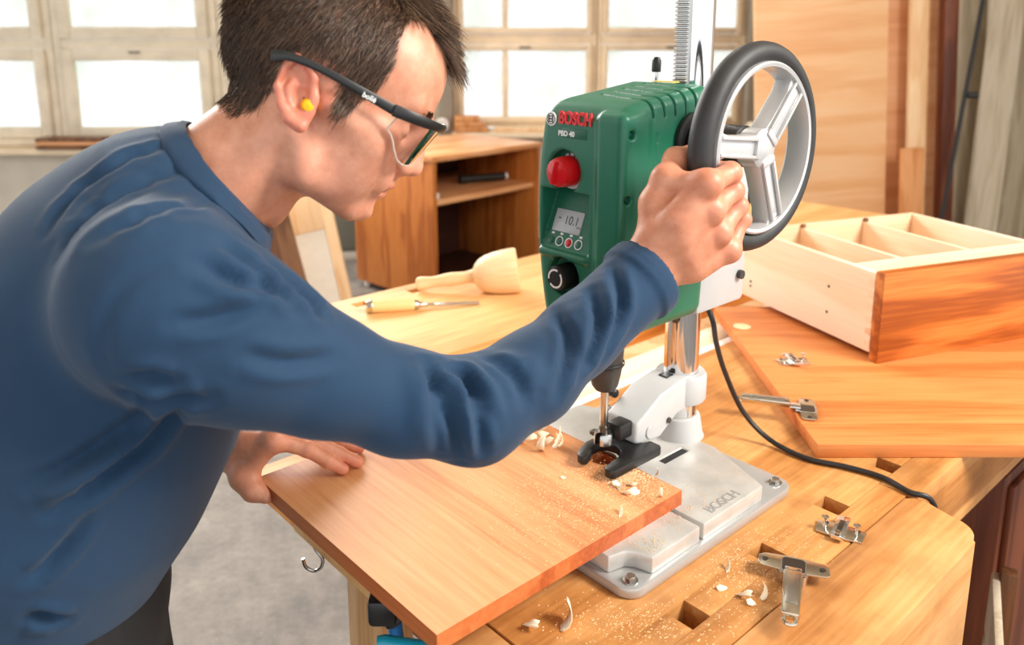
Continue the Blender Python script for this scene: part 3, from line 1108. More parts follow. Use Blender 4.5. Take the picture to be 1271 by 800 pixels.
# ================================================================ boards and drawer
# workpiece with the drilled cup hole
BX0, BX1, BY0, BY1 = -0.893, -0.527, 0.382, 0.746
MX, MY = -0.642, 0.893          # drill press column axis on the bench
ZB0, ZB1 = 0.034, 0.053
hx, hy, hr = MX - BX0, MY - 0.159 - BY0, 0.0180
bm = bmesh.new()
def board_hole(bm, Lx, Ly, z0, z1, hx, hy, hr, hz):
    n = 32
    top = [bm.verts.new(p) for p in ((0, 0, z1), (Lx, 0, z1), (Lx, Ly, z1), (0, Ly, z1))]
    bot = [bm.verts.new(p) for p in ((0, 0, z0), (Lx, 0, z0), (Lx, Ly, z0), (0, Ly, z0))]
    c1 = [bm.verts.new((hx + hr * math.cos(2 * PI * i / n), hy + hr * math.sin(2 * PI * i / n), z1)) for i in range(n)]
    c0 = [bm.verts.new((v.co.x, v.co.y, hz)) for v in c1]
    ed = [bm.edges.new((top[i], top[(i + 1) % 4])) for i in range(4)] + [bm.edges.new((c1[i], c1[(i + 1) % n])) for i in range(n)]
    bmesh.ops.triangle_fill(bm, use_beauty=True, use_dissolve=False, edges=ed)
    for i in range(4):
        bm.faces.new((bot[i], bot[(i + 1) % 4], top[(i + 1) % 4], top[i]))
    bm.faces.new(bot[::-1])
    for i in range(n):
        bm.faces.new((c0[(i + 1) % n], c0[i], c1[i], c1[(i + 1) % n]))
    bm.faces.new(c0)
    bmesh.ops.recalc_face_normals(bm, faces=bm.faces)
board_hole(bm, BX1 - BX0, BY1 - BY0, 0, ZB1 - ZB0, hx, hy, hr, 0.006)
mb = MB().bm(bm)
wp = mb.build('drilled_board', 'cherry', sharp=20, Mx=BM(BX0, BY0, ZB0), label='square cherry board held under the drill, pale shavings on it', cat='board')
wp.data.materials.append(M['cherry_edge'])
for p in wp.data.polygons:
    if abs(p.normal.z) < 0.3:
        c = p.center
        if math.hypot(c.x - hx, c.y - hy) > 0.03:
            p.material_index = 1

# cherry panel under the drawer
pa = math.radians(48)
PM = BM(-0.504, 1.032, 0.0005, pa)
pn = MB().rng(0, 0.66, 0, 0.61, 0, 0.02, 0.0012).build('cherry_panel', 'cherry2', Mx=PM, label='large orange cherry panel lying on the bench under the drawer', cat='panel')
PMI = PM.inverted()
for (u, v) in ((921, 405), (1000, 508)):
    pp = PMI @ Vector(G(u, v, BZ + 0.0206))
    MB().lathe([(0.0172, 0.0), (0.0172, 0.0008), (0.0, 0.0008)], 24).build('cup_hole', 'plank' if u < 950 else 'black', pn, Mx=T(pp.x, pp.y, 0.0199))

# drawer
DM = BM(-0.581, 1.384, 0.0208, math.radians(69))
dr = thing('drawer', 'pale maple drawer box with cherry front and inner dividers, resting on the panel', 'drawer', DM)
DW, DL, DH = 0.47, 0.39, 0.164
MB().rng(0, DW, 0, 0.02, 0, DH, 0.001).build('front_panel', 'drawer_front', dr, label='cherry drawer front')
MB().rng(0.014, DW - 0.014, 0.0205, 0.028, 0.014, DH - 0.002, 0.0008).build('inner_front', 'maple_in', dr)
for x in (0.0, DW - 0.014):
    sd = MB().rng(x, x + 0.0138, 0.0205, DL, 0.014, DH - 0.004, 0.001).build('side', 'maple_y', dr)
    if x == 0:
        for k in range(6):
            z = 0.022 + k * 0.0225
            MB().prism([(0.021, z), (0.033, z + 0.002), (0.033, z + 0.012), (0.021, z + 0.014)], 0, 0.0006, Mx=Matrix(((0, 0, -1, 0), (1, 0, 0, 0), (0, 1, 0, 0), (0, 0, 0, 1)))).build('dovetail', 'maple_in', sd)
        for (y, z) in ((0.13, 0.105), (0.13, 0.055), (0.36, 0.05), (0.36, 0.04)):
            MB().cyl((-0.0007, y, z), (0.0, y, z), 0.0028, 10).build('screw_hole', 'darkgrey', sd)
MB().rng(0.0142, DW - 0.0142, DL - 0.014, DL, 0.014, DH - 0.004, 0.001).build('back', 'maple_in', dr)
MB().rng(0.0142, DW - 0.0142, 0.0345, DL - 0.0145, 0.022, 0.030).build('bottom', 'maple_in', dr)
MB().rng(0.0142, DW - 0.0142, 0.083, 0.091, 0.031, DH - 0.006, 0.0008).build('divider', 'maple', dr)
for x in (0.135, 0.31):
    MB().rng(x, x + 0.010, 0.0915, DL - 0.0145, 0.031, DH - 0.010, 0.0008).build('divider', 'maple_y', dr)
    MB().rng(x + 0.001, x + 0.009, DL - 0.022, DL - 0.0148, DH - 0.0098, DH - 0.002).build('notch', 'brown', dr)

# ================================================================ mallet and chisel
a = W(-1.522, 1.066, 0.018)
b_ = W(-1.358, 1.250, 0.054)
ml = thing('carving_mallet', 'turned pale wood carving mallet lying on the far bench', 'mallet', frame(a, b_ - a))
Lm = float(np.linalg.norm(b_ - a))
MB().lathe([(0, 0), (0.010, 0), (0.015, 0.004), (0.0165, 0.012), (0.0145, 0.026), (0.0125, 0.04), (0.0145, 0.062), (0.0165, 0.08), (0.015, 0.1), (0.0135, 0.118), (0.017, 0.136), (0.018, 0.140)], 28).build('handle', 'turned', ml)
MB().lathe([(0.017, 0.136), (0.028, 0.142), (0.038, 0.152), (0.045, 0.168), (0.050, 0.19), (0.0525, 0.215), (0.053, 0.236), (0.051, 0.241), (0.0, 0.243)], 36).build('head', 'turned', ml)
a = W(-1.468, 0.895, 0.0150)
b_ = W(-1.350, 1.120, 0.004)
ch = thing('wood_chisel', 'bench chisel with yellow boxwood handle lying beside the mallet', 'chisel', frame(a, b_ - a, (0, 0, 1)))
MB().lathe([(0, 0), (0.011, 0.0), (0.0135, 0.003), (0.0145, 0.03), (0.0148, 0.06), (0.0125, 0.1), (0.0118, 0.104)], 20).build('handle', 'boxwood', ch)
MB().lathe([(0.0120, -0.0005), (0.0148, 0.006), (0.015, 0.012), (0.0146, 0.013)], 20).build('hoop', 'nickel', ch)
MB().lathe([(0.0112, 0.1042), (0.0105, 0.112), (0.006, 0.118), (0.0045, 0.132)], 16).build('ferrule', 'nickel', ch)
MB().prism([(-0.002, 0.0045), (0.002, 0.0045), (0.002, -0.0045), (-0.002, -0.0045)], 0.13, 0.15).rng(-0.0018, 0.0018, -0.006, 0.006, 0.15, 0.25, 0.0006).build('blade', 'steel', ch)


# ================================================================ hinges
def cup_hinge(Mx, label, flip=False, cupz=True):
    r = thing('cup_hinge', label, 'hinge', Mx, 'concealed cabinet hinges')
    z = 0.0125 if cupz else 0.0012
    # flange with two rounded wings
    pl = [(-0.038, -0.006), (-0.034, -0.010), (-0.016, -0.012), (0.016, -0.012), (0.034, -0.010), (0.038, -0.006), (0.037, 0.008), (0.031, 0.013), (0.0, 0.016), (-0.031, 0.013), (-0.037, 0.008)]
    MB().prism(pl, z, z + 0.0018, 0.0005).build('flange', 'nickel', r)
    if cupz:
        MB().lathe([(0.0, 0.0), (0.016, 0.0), (0.0175, 0.0012), (0.0175, z)], 28, T(0, -0.004, 0)).build('cup', 'nickel', r)
    MB().prism(rrect(-0.012, 0.012, -0.014, 0.011, 0.005), z + 0.0018, z + 0.0024).build('cup_mouth', 'darksteel', r)
    MB().prism([(-0.0135, -0.018), (0.0135, -0.018), (0.0135, 0.008), (0.0095, 0.0125), (-0.0095, 0.0125), (-0.0135, 0.008)], z + 0.0018, z + 0.0022).build('rim', 'chrome', r)
    for s_ in (-1, 1):
        MB().lathe([(0.0035, z + 0.0018), (0.0035, z + 0.0024), (0.002, z + 0.0026)], 12, T(0.030 * s_, 0.001, 0)).build('screw_eye', 'darksteel', r)
    # arm
    arm = [(-0.0105, -0.026), (0.0105, -0.026), (0.0085, -0.098), (-0.0085, -0.098)]
    am = MB().prism(arm, z + 0.004, z + 0.013, 0.0018).build('arm', 'nickel', r)
    MB().prism([(-0.006, -0.034), (0.006, -0.034), (0.006, -0.082), (-0.006, -0.082)], z + 0.0131, z + 0.0138, 0.0003).build('cover_plate', 'steel', am)
    MB().cyl((-0.008, -0.028, z + 0.008), (0.008, -0.028, z + 0.008), 0.0035, 12).build('pin', 'chrome', am)
    MB().rng(-0.009, 0.009, -0.028, -0.010, z + 0.0024, z + 0.006, 0.001).build('link', 'chrome', r)
    MB().torus(0.006, 0.0022, 20, 8, T(0, -0.1, z + 0.006)).build('end_loop', 'nickel', am)
    return r


def place_hinge(c, e, z):
    """frame with -y pointing from c to e (bench-plane pixels)"""
    p, q = G(*c, z), G(*e, z)
    y = Vector(p - q)
    return frame(p, (0, 0, 1), y.cross(Vector((0, 0, 1))))


cup_hinge(place_hinge((985, 703), (979, 787), BZ + 0.012) @ T(0, 0, -0.012), 'nickel cup hinge lying arm down the bench between dog holes')
cup_hinge(place_hinge((1002, 508), (928, 500), BZ + 0.022) @ T(0, 0, -0.0012), 'nickel cup hinge set in the edge of the cherry panel', cupz=False)


def mount_plate(Mx, label):
    r = thing('hinge_plate', label, 'hinge', Mx, 'hinge mounting plates')
    pl = [(-0.026, -0.014), (-0.010, -0.016), (0.010, -0.016), (0.026, -0.014), (0.028, 0.010), (0.012, 0.014), (-0.012, 0.014), (-0.028, 0.010)]
    MB().prism(pl, 0.0, 0.0028, 0.0007).build('wing_plate', 'nickel', r)
    MB().rng(-0.0075, 0.0075, -0.024, 0.024, 0.0030, 0.0085, 0.001).build('centre_rib', 'chrome', r)
    MB().rng(-0.003, 0.003, -0.020, 0.012, 0.0086, 0.0095, 0.0004).build('slot', 'darksteel', r)
    for s_ in (-1, 1):
        sc = MB().lathe([(0.0, 0.003), (0.0018, 0.003), (0.0018, 0.013), (0.004, 0.015), (0.0042, 0.0165), (0.0, 0.017)], 14, T(0.018 * s_, -0.002, 0)).build('screw', 'chrome', r)
        MB().lathe([(0.0035, 0.0028), (0.0035, 0.0033), (0.0, 0.0034)], 12, T(0.018 * s_, 0.007, 0)).build('screw_eye', 'darksteel', r)
    MB().cyl((0, -0.019, 0.0095), (0, -0.019, 0.012), 0.004, 12).build('cam_screw', 'steel', r)
    return r


mount_plate(Matrix.Translation(Vector(G(1043, 660, BZ + 0.0004))) @ RZ(-0.55), 'nickel mounting plate with two upright screws near the vise seam')
mount_plate(Matrix.Translation(Vector(G(984, 449, BZ + 0.0209))) @ RZ(0.1), 'nickel mounting plate lying on the cherry panel')

# ================================================================ power cord
pts = [W(-0.632, 0.915, 0.24), G(884, 396, BZ + 0.205), G(889, 425, BZ + 0.165), G(900, 462, BZ + 0.11), G(922, 510, BZ + 0.045), G(955, 545, BZ + 0.010), G(1000, 568, BZ + 0.0045), G(1050, 579, BZ + 0.0045), G(1095, 592, BZ + 0.0045),
       G(1128, 610, BZ + 0.0045), W(-0.352, 1.045, -0.004), W(-0.345, 1.06, -0.06), W(-0.35, 1.10, -0.2), W(-0.40, 1.1, -0.5), W(-0.46, 1.12, -0.86), W(-0.6, 1.2, -0.875)]
MB().tube(spline(pts, 8), 0.0037, 10).build('power_cord', 'cord', label='black power cord curving from the drill press over the bench', cat='cord')


# ================================================================ shavings and sawdust
def shaving(seed):
    rg = random.Random(seed)
    n = 9
    v, f = [], []
    R = rg.uniform(0.0038, 0.0065)
    tw = rg.uniform(0.9, 2.3)
    wd = rg.uniform(0.005, 0.010)
    pitch = rg.uniform(0.0002, 0.0016)
    th = 0.00035
    for i in range(n + 1):
        t = i / n * tw
        r = R * (1 + 0.5 * i / n)
        ww = wd * (0.5 + 0.8 * math.sin(PI * (i + 0.6) / (n + 1.2))) * rg.uniform(0.8, 1.2)
        for (rr, s_) in ((r, -1), (r, 1), (r + th, 1), (r + th, -1)):
            v.append((rr * math.cos(t - 1.2), s_ * ww / 2 + pitch * i, rr * math.sin(t - 1.2)))
    for i in range(n):
        for k in range(4):
            f.append((i * 4 + k, i * 4 + (k + 1) % 4, i * 4 + 4 + (k + 1) % 4, i * 4 + 4 + k))
    f.append((3, 2, 1, 0))
    f.append((n * 4, n * 4 + 1, n * 4 + 2, n * 4 + 3))
    zm = min(p[2] for p in v)
    v = [(x, y, z - zm) for x, y, z in v]
    me = bpy.data.meshes.new('wood_shaving')
    me.from_pydata(v, [], f)
    me.materials.append(M['shaving'])
    me.polygons.foreach_set('use_smooth', [True] * len(me.polygons))
    return me


SH = [shaving(i) for i in range(9)]
def drop(u, v, z, s, k, label, group):
    o = bpy.data.objects.new('wood_shaving', SH[k % 9])
    COL.objects.link(o)
    o.matrix_world = Matrix.Translation(Vector(G(u, v, BZ + z))) @ RZ(k * 2.1) @ RX(0.15 * math.sin(k * 3)) @ Matrix.Scale(s, 4)
    tag(o, label, 'shaving', group)


for k, (u, v, s) in enumerate(((668, 532, 1.7), (664, 546, 1.7), (674, 556, 1.6), (686, 549, 1.8), (680, 541, 1.5), (646, 545, 1.5), (690, 554, 1.2), (659, 538, 1.3), (672, 548, 1.5), (683, 555, 1.3))):
    drop(u, v, ZB1 + 0.0004, s, k, 'pale curled shaving in the heap at the far edge of the board', 'shavings heaped at the far edge of the board')
for k, (u, v, s) in enumerate(((770, 604, 1.2), (774, 610, 1.0), (765, 607, .8), (793, 614, 1.1), (821, 614, .8), (766, 641, 1.1), (702, 594, .7), (780, 600, .7), (812, 590, .7))):
    drop(u, v, ZB1 + 0.0004, s, k + 7, 'small pale shaving lying loose on the board near the black fork', 'shavings loose on the board')
for k, (u, v, s) in enumerate(((899, 709, 1.1), (902, 733, 1.2), (917, 736, 1.0), (941, 743, 1.2), (938, 752, 1.1), (968, 753, .8))):
    drop(u, v, 0.0004, s, k + 3, 'pale curled shaving on the bench beside the arm of the cup hinge', 'shavings on the bench by the cup hinge')
for k, (u, v, s, lb) in enumerate(((654, 773, 1.2, 'small shaving on the bench between the board and the splayed shaving'), (690, 780, 2.0, 'large splayed shaving on the bench in front of the drill base'))):
    drop(u, v, 0.0004, s, k + 5, lb, None)

nv, nf = [], []
def grain(p, s):
    n = len(nv)
    a = random.uniform(0, 6.28)
    for k in range(3):
        t = a + k * 2.1 + random.uniform(-.3, .3)
        nv.append((p[0] + s * math.cos(t), p[1] + s * math.sin(t), p[2]))
    nv.append((p[0], p[1], p[2] + s * 0.6))
    nf.extend([(n, n + 1, n + 3), (n + 1, n + 2, n + 3), (n + 2, n, n + 3), (n + 2, n + 1, n)])


def scatter(u, v, su, sv, z, cnt, smin=0.0004, smax=0.0014, clip=None):
    for _ in range(cnt):
        a, b_ = random.gauss(u, su), random.gauss(v, sv)
        p = G(a, b_, BZ + z)
        bx, by = p @ EX, p @ EY
        if clip and not (clip[0] < bx < clip[1] and clip[2] < by < clip[3]):
            continue
        if z == 0 and -0.82 < bx < -0.472 and 0.59 < by < 0.935:
            continue
        if z == 0 and (bx > -0.285 or abs(bx + 0.431) < 0.02 and min(abs(by - 0.631 - 0.151 * i) for i in range(5)) < 0.02):
            continue
        grain(p, random.uniform(smin, smax))


cb = (BX0, BX1 - 0.002, BY0, BY1 - 0.002)
scatter(745, 612, 60, 26, ZB1, 1500, clip=cb)
scatter(800, 600, 22, 12, ZB1, 500, clip=cb)
scatter(778, 590, 14, 6, ZB1, 700, 0.0008, 0.002, clip=cb)
scatter(690, 640, 60, 40, ZB1, 400, clip=cb)
scatter(930, 700, 40, 24, 0, 900)
scatter(800, 770, 60, 18, 0, 700)
scatter(1010, 740, 60, 40, 0, 250)
scatter(780, 690, 40, 18, 0.0345, 900, clip=(MX - .15, MX + .153, 0.64, 0.725))
scatter(880, 640, 40, 18, 0.0345, 500, clip=(MX - .05, MX + .14, 0.70, 0.88))
tag(link_mesh('sawdust', nv, nf, 'dust', sharp=0), 'pale sawdust strewn over the board, drill base and bench', 'sawdust', kind='stuff')
# ================================================================ drill press
DPM = BM(MX, MY, 0.0005)
dp = thing('bench_drill', 'green bench drill press with chrome column and black handwheel on a cast base', 'drill press', DPM)
DPI = DPM.inverted()
def lray(u, v):
    o = DPI @ Vector(CAM)
    d = DPI.to_3x3() @ Vector(ray(u, v))
    return o, d
def LF(u, v, y=-0.208):
    o, d = lray(u, v)
    q = o + d * ((y - o.y) / d.y)
    return q.x, q.z
def LS(u, v, x=0.066):
    o, d = lray(u, v)
    q = o + d * ((x - o.x) / d.x)
    return q.y, q.z
def LG(u, v, z):
    o, d = lray(u, v)
    q = o + d * ((z - o.z) / d.z)
    return q.x, q.y


# ---- base
def prism_holes(outer, holes, z0, z1, b=0.0):
    bm = bmesh.new()
    ed, lo = [], []
    for lp in [outer] + holes:
        vs = [bm.verts.new((x, y, z0)) for x, y in lp]
        ed += [bm.edges.new((vs[i], vs[(i + 1) % len(vs)])) for i in range(len(vs))]
    bmesh.ops.triangle_fill(bm, use_beauty=True, use_dissolve=False, edges=ed)
    bmesh.ops.recalc_face_normals(bm, faces=bm.faces)
    r = bmesh.ops.extrude_face_region(bm, geom=list(bm.faces))
    for e in r['geom']:
        if isinstance(e, bmesh.types.BMVert):
            e.co.z = z1
    bmesh.ops.recalc_face_normals(bm, faces=bm.faces)
    if b:
        e2 = [e for e in bm.edges if len(e.link_faces) == 2 and e.calc_face_angle(0) > 0.6]
        bmesh.ops.bevel(bm, geom=e2, offset=b, segments=2, affect='EDGES', profile=0.5)
    return bm


base = MB().prism(rrect(-0.164, 0.164, -0.296, 0.034, 0.022), 0.0, 0.0125, 0.003).build('base_plate', 'cast', dp)
MB().prism([(-0.157, -0.254), (-0.138, -0.259), (-0.129, -0.266), (-0.124, -0.288), (0.124, -0.288), (0.129, -0.266), (0.138, -0.259), (0.157, -0.254), (0.157, -0.1665), (-0.157, -0.1665)], 0.0125, 0.0335, 0.003).build('front_deck', 'dusty', base)
sx, sy = LG(836, 564, 0.034)
sl = [(sx - 0.006, sy - 0.026), (sx + 0.006, sy - 0.026), (sx + 0.006, sy + 0.026), (sx - 0.006, sy + 0.026)]
bmx = prism_holes([(-0.157, -0.1605), (0.157, -0.1605), (0.157, -0.036), (0.128, -0.024), (0.06, 0.004), (-0.06, 0.004), (-0.128, -0.024), (-0.157, -0.036)], [sl], 0.0125, 0.0335, 0.002)
MB().bm(bmx).build('rear_deck', 'dusty', base)
MB().rng(sx - 0.0055, sx + 0.0055, sy - 0.0255, sy + 0.0255, 0.013, 0.0315).build('slot_shade_block', 'black', base)  # black block filling the slot, painted-in shade for its depth
tx, ty = LG(897, 622, 0.0336)
text_mesh('raised_lettering', 'BOSCH', 0.019, 'cast', base, T(tx, ty, 0.0336) @ RZ(PI / 2), 0.0004, 0.0004)
for (x, y) in ((0.148, -0.279), (0.146, 0.014), (-0.148, -0.279), (-0.146, 0.014)):
    bo = MB().lathe([(0.0085, 0.0125), (0.0085, 0.0145), (0.0, 0.0146)], 20, T(x, y, 0)).build('washer', 'steel', base)
    MB().lathe([(0.0058, 0.0145), (0.0058, 0.019), (0.005, 0.0195), (0.0, 0.0195)], 6, T(x, y, 0)).build('bolt', 'steel', base)

# ---- column, rack
MB().lathe([(0.0, 0.03), (0.0238, 0.03), (0.0238, 0.80), (0.022, 0.802), (0.0, 0.802)], 40).build('column', 'chrome', dp)
MB().lathe([(0.0242, 0.066), (0.029, 0.064), (0.0305, 0.058), (0.0345, 0.034), (0.036, 0.0335)], 32, cap=False).build('column_socket', 'lightgrey', dp)
rk = MB()
rk.rng(-0.0095, 0.0095, -0.0265, -0.022, 0.235, 0.80)
z = 0.30
while z < 0.797:
    rk.prism([(-0.0325, z), (-0.026, z - 0.0014), (-0.026, z + 0.0030), (-0.0325, z + 0.0014)], -0.0095, 0.0095, Mx=Matrix(((0, 0, 1, 0), (1, 0, 0, 0), (0, 1, 0, 0), (0, 0, 0, 1))))
    z += 0.00505
rk.build('toothed_rack', 'steel', dp, sharp=20)
MB().rng(0.004, 0.012, -0.0305, -0.0245, 0.206, 0.2355, 0.001).build('rack_foot', 'darksteel', dp)

# ---- hold-down arm and fork
YZ = Matrix(((0, 0, 1, 0), (1, 0, 0, 0), (0, 1, 0, 0), (0, 0, 0, 1)))   # (a,b,c) -> (c,a,b)
prof = [(0.024, 0.089), (0.024, 0.128), (-0.034, 0.130), (-0.076, 0.123), (-0.106, 0.106), (-0.126, 0.096), (-0.128, 0.070), (-0.112, 0.064), (-0.075, 0.062), (-0.040, 0.083)]
arm = MB().prism(prof, -0.0265, 0.0265, 0.005, YZ, seg=3).build('hold_down_arm', 'lightgrey', dp)
MB().lathe([(0.0242, 0.0885), (0.034, 0.0885), (0.036, 0.092), (0.036, 0.124), (0.033, 0.1285), (0.0242, 0.129)], 36, cap=False).build('clamp_collar', 'lightgrey', arm)
MB().rng(-0.007, 0.007, -0.040, -0.026, 0.1245, 0.1312).build('rack_slot', 'black', arm)
MB().cyl((0.0266, -0.098, 0.078), (0.0285, -0.098, 0.078), 0.009, 20, bev=0.0006).build('pivot_cap', 'silver', arm)
MB().cyl((0.0266, -0.060, 0.082), (0.029, -0.060, 0.082), 0.004, 12).build('grub_screw', 'darkgrey', arm)
MB().cyl((-0.03, -0.10, 0.112), (-0.046, -0.10, 0.112), 0.006, 14, bev=0.0015).build('side_knob', 'black', arm)
MB().rng(-0.004, 0.020, -0.150, -0.124, 0.078, 0.100, 0.004).build('stop_block', 'black', arm)
fk = [(0.0, -0.114), (-0.014, -0.124), (-0.025, -0.143), (-0.0245, -0.166), (-0.016, -0.188), (-0.009, -0.198), (0.001, -0.200), (0.005, -0.195), (0.002, -0.186), (-0.007, -0.172), (-0.008, -0.158), (-0.002, -0.149), (0.010, -0.146), (0.021, -0.150), (0.028, -0.160),
      (0.031, -0.176), (0.034, -0.194), (0.038, -0.199), (0.047, -0.199), (0.051, -0.194), (0.051, -0.106), (0.047, -0.101), (0.030, -0.101), (0.027, -0.112)]
MB().prism(fk, 0.0565, 0.0685, 0.0025).build('hold_down_fork', 'black', dp)

# ---- chuck and bit
BYT = -0.159
ch_ = MB().lathe([(0.006, 0.147), (0.0125, 0.1475), (0.0165, 0.153), (0.0195, 0.166), (0.0215, 0.178), (0.023, 0.20), (0.0235, 0.24)], 36, T(0, BYT, 0)).build('drill_chuck', 'darkgrey', dp)
MB().lathe([(0.0237, 0.181), (0.0243, 0.182), (0.0243, 0.1845), (0.0237, 0.1855)], 36, T(0, BYT, 0), cap=False).build('grip_ring', 'black', ch_)
bt = MB().lathe([(0.0052, 0.150), (0.0052, 0.096), (0.0045, 0.095)], 20, T(0, BYT, 0)).build('bit_shank', 'steel', dp)
MB().lathe([(0.0062, 0.089), (0.0062, 0.096), (0.0, 0.0965)], 18, T(0, BYT, 0)).build('bit_neck', 'darksteel', bt)
MB().lathe([(0.0, 0.0715), (0.0008, 0.0725), (0.0009, 0.074), (0.0125, 0.074), (0.0125, 0.086), (0.011, 0.0885), (0.0, 0.089)], 26, T(0, BYT, 0), a0=-1.2, a1=4.4, cap=False).build('bit_cutter', 'steel', bt)
MB().rng(-0.0165, -0.004, -0.168, -0.158, 0.082, 0.0875, 0.001).build('cutter_wing', 'darksteel', bt)

# ---- green housing
hs = SDF((-0.10, -0.235, 0.215), (0.085, -0.03, 0.555), 0.0016)


def housing(X):
    x, y, z = X[..., 0], X[..., 1], X[..., 2]
    zl = (z - 0.375) / 0.14
    wl = 0.064 + 0.017 * np.clip(1 - zl * zl, 0, 1)       # bulging left flank
    wr = 0.064 + 0.004 * np.clip(1 - zl * zl, 0, 1)
    hw = (wl + wr) / 2
    xc = (wr - wl) / 2
    top = 0.507 + 0.13 * (y + 0.208) - 0.35 * np.clip(-y - 0.175, 0, 1) ** 1.5 * 3
    zc = (top + 0.236) / 2
    hz = (top - 0.236) / 2
    r = 0.017
    q = np.stack([np.abs(x - xc) - hw + r, np.abs(y + 0.127) - 0.081 + r, np.abs(z - zc) - hz + r], -1)
    return np.sqrt((np.maximum(q, 0) ** 2).sum(-1)) + np.minimum(q.max(-1), 0) - r


hs.put(housing, (-0.09, -0.22, 0.23), (0.075, -0.04, 0.545))
hs.box((0.045, -0.190, 0.376), (0.022, 0.024, 0.124), 0.009, 0.005)        # raised cheek
kx, kz = LF(700, 213)
hs.ycyl((kx, -0.208, kz), 0.0255, 0.013, 0.003, 's')
wxa, wza = LF(697, 236)
wxb, wzb = LF(700, 313)


def wedge(X):
    x, y, z = X[..., 0], X[..., 1], X[..., 2]
    t = (z - wzb) / (wza - wzb)
    yl = -0.2065 + t * 0.030
    return np.maximum.reduce([np.abs(x - (wxa + wxb) / 2 - 0.002) - 0.039, y - yl, z - wza, wzb - z, -0.26 - y])


hs.put(wedge, (-0.09, -0.23, wzb), (0.03, -0.17, wza), 0.002, 's')
hs.box(((wxa + wxb) / 2 + 0.002, -0.205, wzb - 0.004), (0.041, 0.0075, 0.005), 0.004, 0.003)
kx2, kz2 = LF(699, 343)
hs.ycyl((kx2, -0.208, kz2), 0.0245, 0.014, 0.003, 's')
for (u, v) in ((786, 168), (781, 249)):
    y, z = LS(u, v, 0.068)
    hs.ycyl((0.068, y, z), 0.0052, 0.009, 0.0015, 's', ax=0)
for yi in (-0.162, -0.142, -0.122, -0.102, -0.082):
    def groove(X, yi=yi):
        x, y, z = X[..., 0], X[..., 1], X[..., 2]
        y2 = y - 0.25 * np.clip(0.03 - x, 0, 1)          # bends diagonally over the top
        return np.maximum.reduce([np.abs(y2 - yi) - 0.0017, -(housing(X) + 0.0045), 0.492 - z, -0.028 - x])
    hs.put(groove, (-0.04, yi - 0.03, 0.48), (0.085, yi + 0.04, 0.55), 0.0, 's')
def sideline(X):
    q = np.stack([np.abs(X[..., 1] + 0.10) - 0.055, np.abs(X[..., 2] - 0.455) - 0.055], -1)
    dd = np.abs(np.sqrt((np.maximum(q + 0.012, 0) ** 2).sum(-1)) + np.minimum((q + 0.012).max(-1), 0) - 0.012) - 0.0009
    return np.maximum.reduce([dd, -(housing(X) + 0.0016), 0.05 - X[..., 0], X[..., 2] - 0.475])
hs.put(sideline, (0.05, -0.165, 0.39), (0.08, -0.04, 0.48), 0.0, 's')
v, f = hs.mesh(1)
hz = link_mesh('housing', v, f, 'green', dp, sharp=50)
hs = None
MB().rng(-0.058, 0.064, -0.060, 0.046, 0.2365, 0.455, 0.007).build('gear_housing', 'lightgrey', dp)
MB().cyl((0.02, 0.046, 0.27), (0.02, 0.062, 0.27), 0.011, 16, bev=0.002).build('thumb_screw', 'darkgrey', dp)
MB().cyl((0.0645, 0.030, 0.275), (0.070, 0.030, 0.275), 0.006, 14).build('cap_screw', 'darkgrey', dp)
# quick lever on top
lx, ly = LG(814, 104, 0.520)
lv = MB().cyl((lx, ly, 0.505), (lx, ly, 0.548), 0.0038, 14).build('lock_rod', 'chrome', dp)
MB().lathe([(0.0058, 0.536), (0.0062, 0.538), (0.0062, 0.551), (0.004, 0.5555), (0.0, 0.556)], 18, T(lx, ly, 0)).build('rod_cap', 'black', lv)
MB().prism(rrect(-0.02, 0.014, -0.062, -0.047, 0.003), 0.5265, 0.5277).build('warning_label', 'yellow_label', dp)
# red lever on the flank
y, z = LS(834, 346, 0.068)
MB().prism([(y - 0.020, z - 0.010), (y + 0.008, z - 0.002), (y + 0.011, z + 0.006), (y + 0.004, z + 0.011), (y - 0.022, z + 0.006)], 0.062, 0.078, 0.002, YZ).build('quick_release_lever', 'red', dp)

# ---- controls on the front
FRT = RX(PI / 2)
kn = MB().lathe([(0.0215, 0.0), (0.0215, 0.0015), (0.0, 0.0016)], 32, T(kx + 0.002, -0.1952, kz) @ FRT).build('selector_dial', 'lightgrey', dp)
for k in range(5):
    a = 0.5 + k * 0.42
    MB().rng(-0.0012, 0.0012, -0.003, 0.003, 0.0015, 0.0021, Mx=T(kx + 0.002, -0.1952, kz) @ FRT @ RZ(a - PI / 2) @ T(0, 0.0185, 0)).build('dial_mark', 'darkgrey', kn)
rkn = MB().lathe([(0.0185, 0.001), (0.0185, 0.006), (0.0178, 0.020), (0.0160, 0.026), (0.010, 0.0285), (0.0, 0.029)], 36, T(kx, -0.1950, kz) @ FRT).build('speed_knob', 'red', dp)
MB().prism([(-0.0035, -0.013), (0.0035, -0.013), (0.001, 0.014), (-0.001, 0.014)], 0.024, 0.0325, 0.001, T(kx, -0.1950, kz) @ FRT @ RZ(-0.25)).build('grip_ridge', 'red', rkn)
rk2 = MB()
rk2.lathe([(0.0150, 0.0), (0.0150, 0.024), (0.0138, 0.027), (0.0, 0.0272)], 36, T(kx2, -0.1945, kz2) @ FRT)
for k in range(24):
    a = 2 * PI * k / 24
    rk2.rng(0.0145, 0.0158, -0.0009, 0.0009, 0.001, 0.0235, Mx=T(kx2, -0.1945, kz2) @ FRT @ RZ(a))
k2 = rk2.build('setting_knob', 'black', dp)
